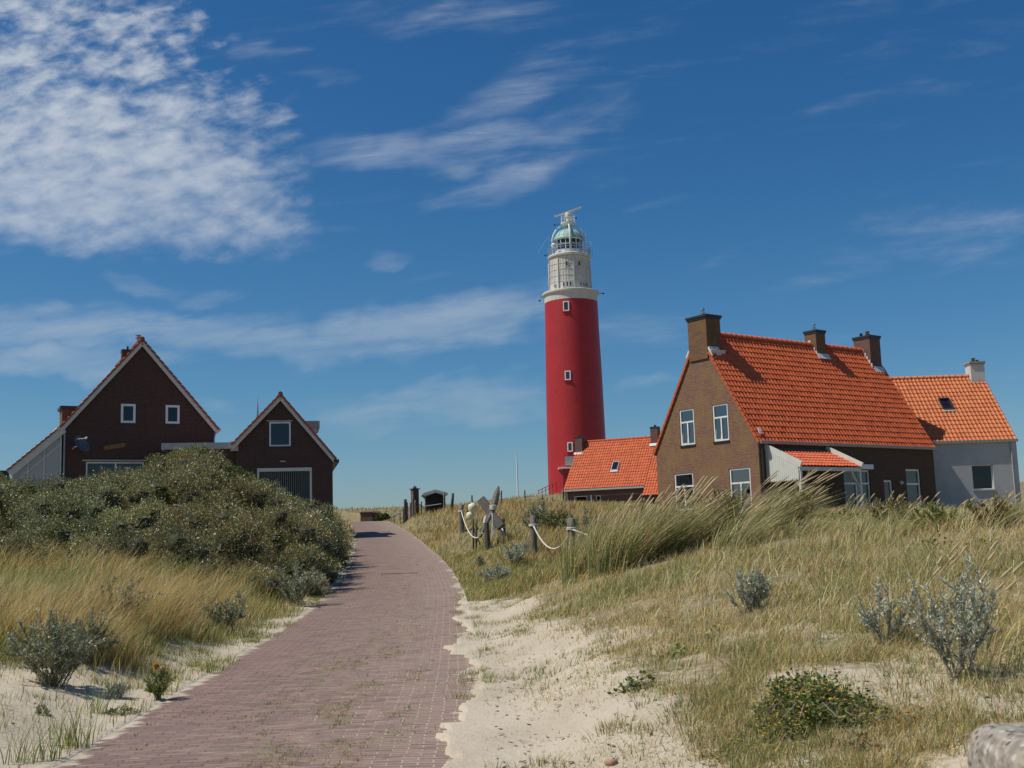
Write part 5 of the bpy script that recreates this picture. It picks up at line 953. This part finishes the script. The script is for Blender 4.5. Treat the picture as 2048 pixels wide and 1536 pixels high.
MAR = [(1175, 1150, 19, .42, 1.02, 1500, 16, 'leftmost large marram tussock beside the nearest rope post', .34), (1235, 1140, 18.5, .5, 1.1, 2300, 34, 'largest green marram tussock with many pale seed heads before the brick gable', .42),
       (1310, 1130, 19, .5, 1.15, 2000, 34, 'tall marram tussock in the middle of the large clump', .5), (1370, 1110, 20, .45, 1.0, 1300, 16, 'drooping marram tussock on the right of the large clump', .7),
       (1500, 1100, 20, .45, 1.12, 1500, 20, 'wind-bent marram tussock in front of the veranda', .85), (1560, 1095, 20.5, .35, .85, 700, 8, 'straw-coloured marram tussock right of the wind-bent one', .9),
       (1700, 1050, 22, .3, .6, 240, 6, 'thin marram tussock before the glazed doors', .5), (1800, 1040, 20, .5, .55, 600, 8, 'pale marram tussock before the corner of the brick house', .5), (1850, 1045, 18, .5, .42, 600, 3, 'dense low marram tussock under the house corner', .6),
       (1920, 1035, 19, .5, .46, 600, 6, 'marram tussock before the white house wall', .7), (1980, 1040, 17, .5, .48, 600, 8, 'marram tussock below the white house window', .7), (2040, 1030, 17, .5, .6, 700, 10, 'rightmost marram tussock at the edge of the view', .7), (1745, 1075, 17, .5, .4, 500, 3, 'low marram tussock on the crest below the veranda', .6), (1620, 1080, 18, .4, .5, 600, 2, 'short marram tussock below the bent clump', .7),
       (1470, 1105, 18, .4, .75, 700, 5, 'short marram tussock between the clump and the bent one', .7)]
for i, (px, py, d, rad, h, n, hd, lb, ln) in enumerate(MAR): x_, y_ = at(px, py, d); marram(x_, y_, rad, h, n, hd, lb, 200+i, ln)
for i, (px, py, d, h, hd, lb) in enumerate([(2000, 1330, 8.3, .55, 10, 'golden grass tussock with drooping heads near the bollard'), (1890, 1260, 9.6, .5, 8, 'golden grass tussock left of the large silver shrub')]): x_, y_ = at(px, py, d); marram(x_, y_, .4, h, 500, hd, lb, 240+i, .55, {'gold': 3, 'olive': 3, 'straw': 2}, 'golden tussocks near the bollard')
# G: shrubs: branching stems with narrow leaves
def leaves(name, P, D, L, Wd, cols, R, mt='silver', parent=None, fold=0, **kw):
    n = len(P); D = D/np.linalg.norm(D, axis=1, keepdims=True); s = np.cross(D, R.normal(0, 1, (n, 3))); s /= np.linalg.norm(s, axis=1, keepdims=True)
    V = np.stack([P, P+D*(L*.45)[:, None]+s*(Wd/2)[:, None], P+D*L[:, None], P+D*(L*.45)[:, None]-s*(Wd/2)[:, None]], 1); F = np.arange(n*4).reshape(-1, 4)
    return npmesh(name, V.reshape(-1, 3), F, np.repeat(cols, 4, 0), mt, parent, **kw)
def shrub(name, px, py, d, h, wid, nst, nlf, lf, spec, label, seed, cat='shrub', mt='silver', grp=None, upright=1., flowers=None, start=.25, lw=.22):
    R = np.random.default_rng(seed); x_, y_ = at(px, py, d); z_ = G(x_, y_); r = empty(name, (x_, y_, z_), 0, label=label, cat=cat, group=grp); m = MB(); P = []; D = []
    for i in range(nst):
        a = R.uniform(0, 2*PI); out = wid/2*math.sqrt(R.random()); hh = h*R.uniform(.6, 1.); b0 = np.array([R.normal(0, .03), R.normal(0, .03), -.03]); tip = np.array([math.cos(a)*out, math.sin(a)*out, hh*(1-.35*(out/(wid/2))**2)]); mid = (b0+tip)/2+np.array([math.cos(a), math.sin(a), 0])*out*(.15-.3*upright*.5)
        pts = [b0*(1-t)**2+mid*2*t*(1-t)+tip*t*t for t in np.linspace(0, 1, 6)]; m.tube(pts, [.003+.00025*d, .0025+.0002*d, .002+.0002*d, .002+.00015*d, .002, .001], 4, False); lines = [pts]
        for j in range(4):
            t = R.uniform(.35, .9); q = np.array(pts[int(t*5)]); dd = (np.array(pts[-1])-np.array(pts[-2])); dd = dd/np.linalg.norm(dd)+R.normal(0, .5, 3); dd[2] = abs(dd[2])*.8+.2; dd /= np.linalg.norm(dd); ln_ = h*R.uniform(.15, .3); lines.append([q+dd*ln_*s_ for s_ in (0, .33, .66, 1)]); m.tube(lines[-1], [.003, .003, .002, .001], 4, False)
        for ln_ in lines:
            ln_ = np.array(ln_); k = int(nlf*2.6/nst/len(lines)); t = R.uniform(start if ln_ is lines[0] else .05, 1, k)*(len(ln_)-1); i0 = np.minimum(t.astype(int), len(ln_)-2); f = (t-i0)[:, None]; p = ln_[i0]*(1-f)+ln_[i0+1]*f; dr = ln_[i0+1]-ln_[i0]; dr /= np.linalg.norm(dr, axis=1, keepdims=True)+1e-9
            P.append(p); D.append(dr*.9+R.normal(0, .6, (k, 3)))
    P = np.concatenate(P); D = np.concatenate(D); n = len(P); m.build('stems', 'bark', r); leaves('foliage', P, D, R.uniform(.6, 1.1, n)*lf, np.full(n, lf*lw)*R.uniform(.7, 1.2, n), pal(n, spec, R, .2), R, mt, r)
    if flowers:
        nf, col, fs, zlo = flowers; fm = MB()
        for i in range(nf):
            p = P[R.integers(len(P))] if zlo == 0 else P[R.choice(np.where(P[:, 2] > h*zlo)[0])]; p = p+R.normal(0, .012, 3)
            for k in range(5): a = 2*PI*k/5; fm.add([p, p+np.array([math.cos(a-.5)*fs*.7, math.sin(a-.5)*fs*.7, fs*.3]), p+np.array([math.cos(a)*fs, math.sin(a)*fs, fs*.35]), p+np.array([math.cos(a+.5)*fs*.7, math.sin(a+.5)*fs*.7, fs*.3])], [(0, 1, 2, 3)])
        fm.build('flowers', MT[col], r, kind='stuff')
    return r
MT['yellow'] = mat('yellow_petal', (.72, .48, .03), .6)[0]; MT['orangeyellow'] = mat('ragwort_petal', (.75, .36, .02), .6)[0]; MT['lime'] = mat('lime_petal', (.55, .52, .05), .6)[0]
sb = 'silver sea buckthorn shrubs'
SP = {'silver': 6, 'sage': 1, 'pale': .6}; SD = {'sage': 3, 'deep': 1.5, 'olive': 1.5, 'silver': 3}
shrub('silver_shrub', 1500, 1232, 11.2, .50, .46, 22, 2400, .034, SP, 'dense bluish silver shrub in the middle of the right dune', 1, grp=sb)
shrub('silver_shrub', 1785, 1330, 8.9, .62, .5, 9, 900, .036, SP, 'open silver shrub with bare stems left of the large one', 2, grp=sb, start=.45)
shrub('silver_shrub', 1925, 1395, 7.7, .90, .62, 16, 2200, .042, SP, 'large silver shrub near the right edge above the bollard', 3, grp=sb, start=.3)
shrub('silver_shrub', 1745, 1310, 9.2, .24, .3, 6, 320, .034, SP, 'small silver sprig beside the open silver shrub', 4, grp=sb)
shrub('silver_shrub', 105, 1345, 11, .78, .85, 34, 5000, .042, SD, 'dark silver-green bush at the edge of the sand on the left', 5, grp=sb)
shrub('silver_shrub', 180, 1285, 12.2, .62, .7, 20, 2600, .042, SD, 'green-grey bush just behind the dark silver one on the left', 6, grp=sb)
shrub('silver_shrub', 235, 1235, 14.5, .8, .8, 18, 2400, .045, SD, 'silver shrub standing in the tall golden grass', 7, grp=sb)
shrub('silver_shrub', 232, 1335, 11, .17, .22, 12, 600, .034, SP, 'small rounded silver plant in the sand by the tall grass', 8, grp=sb)
shrub('silver_shrub', 85, 1420, 9.7, .10, .14, 8, 220, .026, SD, 'tiny dark plant alone in the near sand', 9, grp=sb)
shrub('silver_shrub', 455, 1240, 17, .62, 1.0, 18, 1800, .05, SD, 'low grey shrub in the grass left of the road', 10, grp=sb)
shrub('silver_shrub', 590, 1190, 22.5, .9, 1.1, 22, 2600, .06, SD, 'grey shrub at the foot of the thicket by the road', 11, grp=sb)
shrub('silver_shrub', 988, 1140, 27, .45, .9, 18, 1800, .06, SP, 'low silver bush before the rope fence, lowest one', 12, grp=sb)
shrub('silver_shrub', 1030, 1112, 29, .7, .8, 20, 2000, .065, SP, 'silver bush between the short post and the middle post', 13, grp=sb)
shrub('silver_shrub', 1078, 1085, 36, 1.35, 1.3, 34, 4200, .075, SD, 'tall grey-green bush behind the middle rope post', 14, grp=sb)
shrub('silver_shrub', 1115, 1075, 35, .95, 1.4, 26, 2800, .075, {'deep': 3, 'olive': 3, 'sage': 1}, 'dark green bush behind the nearest rope post', 15, grp=sb)
shrub('silver_shrub', 1165, 1065, 34, .8, 1.3, 20, 1800, .07, SD, 'grey bush half hidden by the marram clump', 16, grp=sb)
shrub('silver_shrub', 958, 1100, 31, .38, .3, 6, 350, .06, SD, 'small leaning sprig left of the low silver bush', 17, grp=sb)
bt = 'brown-tipped shrubs on the dune crest'; BR = {'brown': 3, 'olive': 3, 'deep': 2, 'sage': 1}
shrub('brown_shrub', 1445, 1085, 20, 1.12, 1.05, 34, 4200, .055, BR, 'brown-leaved shrub between the two marram clumps', 21, grp=bt)
shrub('brown_shrub', 1595, 1070, 20, .9, .7, 16, 1500, .055, BR, 'brown-tipped shrub before the veranda post', 22, grp=bt)
shrub('brown_shrub', 1790, 1060, 19, .62, 1.0, 24, 2200, .05, BR, 'low brown shrub on the crest below the narrow window', 23, grp=bt)
shrub('brown_shrub', 1990, 1045, 17, .55, 1.0, 20, 2000, .05, BR, 'low brown shrub on the crest near the right edge', 24, grp=bt)
shrub('brown_shrub', 1880, 1050, 17.5, .48, .9, 16, 1600, .05, {'green': 3, 'olive': 3, 'brown': 1}, 'low green shrub on the crest before the house corner', 25, grp=bt)
shrub('brown_shrub', 1690, 1060, 21, .35, .9, 18, 1600, .05, {'green': 3, 'olive': 3, 'sage': 1}, 'low green shrub below the glazed doors', 26, grp=bt)
shrub('ragwort', 318, 1345, 11, .34, .34, 11, 900, .036, {'green': 4, 'olive': 2, 'deep': 1}, 'ragwort plant with orange-yellow flowers beside the road', 31, cat='flowering plant', mt='leaf', flowers=(90, 'orangeyellow', .013, .8), start=.0)
shrub('yellow_spurge', 1280, 1172, 15.5, .12, .26, 16, 500, .022, {'olive': 3, 'green': 1}, 'small clump of yellow-green flowers below the large marram', 32, cat='flowering plant', mt='leaf', flowers=(160, 'lime', .014, .3))
def creeper(name, px, py, d, w_, dp_, h, n, lf, spec, label, seed, fl=None, cat='plant', grp=None):
    R = np.random.default_rng(seed); x_, y_ = at(px, py, d); z_ = G(x_, y_); r = empty(name, (x_, y_, z_), 0, label=label, cat=cat, group=grp); a = R.uniform(0, 2*PI, n); q = np.sqrt(R.random(n)); q *= 1+.3*np.sin(3*a+seed)
    X = w_/2*q*np.cos(a); Y = dp_/2*q*np.sin(a); Z = ground(x_+X, y_+Y)-z_+h*R.random(n)*(1-.6*q**2)*(1+.5*np.sin(X*19)*np.cos(Y*23)); P = np.stack([X, Y, Z], -1); D = R.normal(0, 1, (n, 3)); D[:, 2] = np.abs(D[:, 2])*.35
    leaves('foliage', P, D, R.uniform(.6, 1.2, n)*lf, R.uniform(.6, 1., n)*lf*.8, pal(n, spec, R, .22), R, 'leaf', r); m = MB()
    for i in range(10): b0 = R.uniform(0, 2*PI); m.tube([(0, 0, -.02), (w_*.25*math.cos(b0), dp_*.25*math.sin(b0), h*.5), (w_*.5*math.cos(b0), dp_*.5*math.sin(b0), h*.15)], .004, 4)
    m.build('stems', 'bark', r)
    if fl:
        fm = MB()
        for i in range(fl):
            p = P[R.integers(n)]+np.array([0, 0, .02+h*.2])
            for k in range(5): b0 = 2*PI*k/5; fm.add([p, p+np.array([math.cos(b0-.5)*.009, math.sin(b0-.5)*.009, .004]), p+np.array([math.cos(b0)*.013, math.sin(b0)*.013, .005]), p+np.array([math.cos(b0+.5)*.009, math.sin(b0+.5)*.009, .004])], [(0, 1, 2, 3)])
        fm.build('flowers', MT['yellow'], r, kind='stuff')
GR = {'green': 4, 'deep': 3, 'olive': 2}; cg = 'leafy plants in the sand'
creeper('bramble', 1625, 1480, 7.55, .78, .75, .17, 3000, .030, {'green': 4, 'deep': 5, 'olive': 2, 'brown': 1.2}, 'dark green bramble patch with yellow flowers near the bottom right', 41, 90, cat='bramble')
creeper('leafy_plant', 1500, 1520, 7.2, .5, .4, .05, 500, .022, GR, 'flat green creeping plant left of the bramble patch', 42, 20, grp=cg)
creeper('leafy_plant', 1275, 1372, 9.0, .32, .26, .10, 110, .05, GR, 'broad-leaved green plant in the middle of the sandy slope', 43, grp=cg)
creeper('leafy_plant', 1350, 1310, 9.9, .24, .2, .10, 60, .05, {'olive': 3, 'green': 3}, 'broad-leaved plant above the green one on the slope', 44, grp=cg)
creeper('leafy_plant', 1425, 1285, 10.3, .2, .2, .1, 40, .05, {'olive': 3, 'green': 2}, 'small broad-leaved plant below the dense silver shrub', 45, grp=cg)
creeper('leafy_plant', 1490, 1358, 8.9, .16, .12, .06, 50, .04, {'olive': 3, 'brown': 2, 'green': 2}, 'small yellow-green plant in the sand right of the leafy slope', 46, grp=cg)
creeper('leafy_plant', 1800, 1500, 7.2, .3, .2, .09, 40, .045, {'brown': 4, 'olive': 2}, 'reddish-brown leaved bramble sprig left of the bollard', 47, grp=cg)
creeper('leafy_plant', 1720, 1530, 7.0, .2, .16, .06, 40, .04, {'brown': 4, 'green': 1}, 'reddish bramble sprig at the bottom edge', 48, grp=cg)
creeper('leafy_plant', 1870, 1115, 14, .5, .3, .2, 160, .06, GR, 'green bramble sprig in the dry grass below the crest', 49, grp=cg)
creeper('leafy_plant', 1955, 1105, 13.5, .35, .25, .2, 120, .06, GR, 'green bramble sprig in dry grass near the right edge', 50, grp=cg)
creeper('leafy_plant', 240, 1395, 10.2, .3, .2, .07, 260, .025, GR, 'low green plant beside the kerb stones', 51, grp=cg)
# H: the thicket on the left bank
_rd = np.random.default_rng(77); DOM = []
for yy_ in np.arange(22.8, 50, 1.75):
    for xx_ in np.arange(-.5*yy_-1, rx(yy_)-HW+.3, 1.8): DOM.append((xx_+_rd.normal(0, .35), yy_+_rd.normal(0, .35), _rd.uniform(1.05, 1.55), _rd.uniform(-.18, .30)))
DOM = np.array(DOM)
def lump(x, y):
    x = np.asarray(x, float); y = np.asarray(y, float); d = ((x[..., None]-DOM[:, 0])**2+(y[..., None]-DOM[:, 1])**2)/DOM[:, 2]**2
    q = np.where(d < 1, np.sqrt(np.clip(1-d, 0, 1))+DOM[:, 3]*np.sqrt(np.clip(1-d, 0, 1)), 0); return q.max(-1), q.argmax(-1)
def canopy(x, y):
    e = -(x-rx(y))-HW; g = ground(x, y, False); T = np.minimum(crest(x, y), 9.); f = sst(23.0+fbm(x, y, 3, 2, 71)*1.5, 32.5, y)
    front = g+.75+.5*sst(23, 26, y); top = front*(1-f)+T*f; top = np.where(y > 33, np.minimum(T, g+2.2)-.15, top)
    side = sst(-.15, .7, e); top = top-1.1*(1-lump(x, y)[0]); top = np.maximum(top, g+.25); return g+(top-g)*side, g, e
_rd2 = np.random.default_rng(78)
def thicket(name, sel, nleaf, spec, label, seed, lf=.062, kind='stuff', cat='thicket', mt='silver', ymax=49, dens=.82, yst=22.8):
    R = np.random.default_rng(seed); ys = np.arange(yst, ymax, .5); cs = []
    for y_ in ys:
        xs = np.arange(-.475*y_-1.2, rx(y_)-HW+.25, .5); cs.append(np.stack([xs, np.full(len(xs), y_)], -1))
    c = np.concatenate(cs); c = c+R.normal(0, .2, c.shape); T, g, e = canopy(c[:, 0], c[:, 1]); k = (e > .05) & sel(c[:, 0], c[:, 1]) & (R.random(len(c)) < dens); c, T, g, e = c[k], T[k], g[k], e[k]; rad = R.uniform(.26, .50, len(c)); rad = np.minimum(rad, np.maximum((T-g)*.7, .2)); top = T+R.normal(0, .06, len(c))
    cen = np.stack([c[:, 0], c[:, 1], top-rad*1.1], -1); ext = []
    for i in range(len(c)):        # the sides get lower lumps too
        z_ = cen[i, 2]-rad[i]
        while z_ > g[i]+.15 and (c[i, 1] < 25.5 or e[i] < 1.3): ext.append((cen[i, 0]+R.normal(0, .1), cen[i, 1]+R.normal(0, .1), z_, rad[i]*.95)); z_ -= rad[i]*.9
    if ext: ext = np.array(ext); cen = np.concatenate([cen, ext[:, :3]]); rad = np.concatenate([rad, ext[:, 3]])
    wgt = rad**2*np.interp(cen[:, 1], [22, 30, 34, 50], [1.3, 1., .7, .22]); wgt /= wgt.sum(); idx = R.choice(len(cen), nleaf, p=wgt); d = R.normal(0, 1, (nleaf, 3)); d /= np.linalg.norm(d, axis=1, keepdims=True); d[:, 2] = np.where(d[:, 2] < -.3, -d[:, 2], d[:, 2]); hid = (d[:, 1] > .55); d[hid, 1] *= -1
    sc = 1+.16*np.sin(d[:, 0]*9+idx)*np.cos(d[:, 2]*8+idx*1.7); rr = rad[idx]*R.uniform(.72, 1.10, nleaf)*sc; P = cen[idx]+d*rr[:, None]*np.array([1, 1, .9]); D = d*.8+R.normal(0, .7, (nleaf, 3)); D[:, 2] += .35
    cb = R.normal(0, .12, len(cen))+(_rd2.normal(0, .17, len(DOM)))[lump(cen[:, 0], cen[:, 1])[1]]; brown = fbm(cen[:, 0], cen[:, 1], 3, 2, 81)[idx]; cc = pal(nleaf, spec, R, .25)*(.80+cb[idx])[:, None]; s2 = pal(nleaf, {'brown': 2, 'olive': 2, 'gold': .7}, R, .2); mk = (R.random(nleaf) < np.clip(.16+brown*.8, 0, .5)) & (mt == 'silver'); cc[mk] = s2[mk]
    o = leaves(name, P, D, R.uniform(.6, 1.2, nleaf)*lf*(.6+.4*cen[idx, 1]/28), R.uniform(.7, 1.2, nleaf)*lf*.30*(.6+.4*cen[idx, 1]/28), np.clip(cc, .01, .8), R, mt, None, kind=kind, cat=cat, label=label)
    # solid dark cores added to stop the light inside the lumps
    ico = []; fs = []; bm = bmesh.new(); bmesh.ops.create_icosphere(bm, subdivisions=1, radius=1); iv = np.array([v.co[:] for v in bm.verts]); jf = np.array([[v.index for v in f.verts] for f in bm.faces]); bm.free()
    V = (iv[None]*(rad*.56)[:, None, None]*np.array([1, 1, .95])+cen[:, None]).reshape(-1, 3); F = (jf[None]+(np.arange(len(cen))*len(iv))[:, None, None]).reshape(-1, 3); npmesh('dark_core', V, F, None, MT['twigs'], o)
    return o
MT['twigs'] = mat('dark_core_fill', (.065, .065, .035), .95)[0]  # dark fill of the added bush cores, not modelled twigs
pk = lambda x, y: 1024+2320*x/y
zone_dark = lambda x, y: (np.abs(pk(x, y)-370) < 110) & (y > 31.2) & (y < 38) & ~((np.abs(pk(x, y)-478) < 38) & (y < 34))
zone_bright = lambda x, y: (np.abs(pk(x, y)-478) < 38) & (y > 30.3) & (y < 34)
zone_left = lambda x, y: (pk(x, y) < 105) & (y > 29.5) & (y < 36)
zs = [zone_dark, zone_bright, zone_left]
thicket('sea_buckthorn_thicket', lambda x, y: ~(zone_dark(x, y) | zone_bright(x, y) | zone_left(x, y)), 430000, {'sage': 3., 'olive': 3.6, 'silver': .8, 'deep': 1.6, 'green': .8}, 'grey-green sea buckthorn thicket covering the left bank', 301)
thicket('elder_bush', zone_dark, 52000, {'deep': 4, 'olive': 3.5, 'green': 2}, 'dark olive bush crowning the top of the thicket', 302, kind=None, cat='bush', mt='leaf', lf=.055, yst=31)
thicket('bright_bush', zone_bright, 26000, {'green': 6, 'deep': 1}, 'bright green glossy bush in the upper right of the thicket', 303, kind=None, cat='bush', mt='leaf', lf=.075, dens=1, yst=30.3)
thicket('green_bush', zone_left, 22000, {'green': 3, 'deep': 3, 'olive': 3}, 'dark green bush at the far left edge before the glazed house side', 304, kind=None, cat='bush', mt='leaf', yst=29.4)
# dark bush beside the low wall beyond the crest
shrub('dark_bush', 764, 1040, 95, .75, 1.3, 22, 2200, .16, {'deep': 4, 'green': 2}, 'small dark bush beside the low brick wall beyond the road crest', 61, mt='leaf', lw=.4)
print('polys', sum(len(o.data.polygons) for o in bpy.data.objects if o.type == 'MESH'))
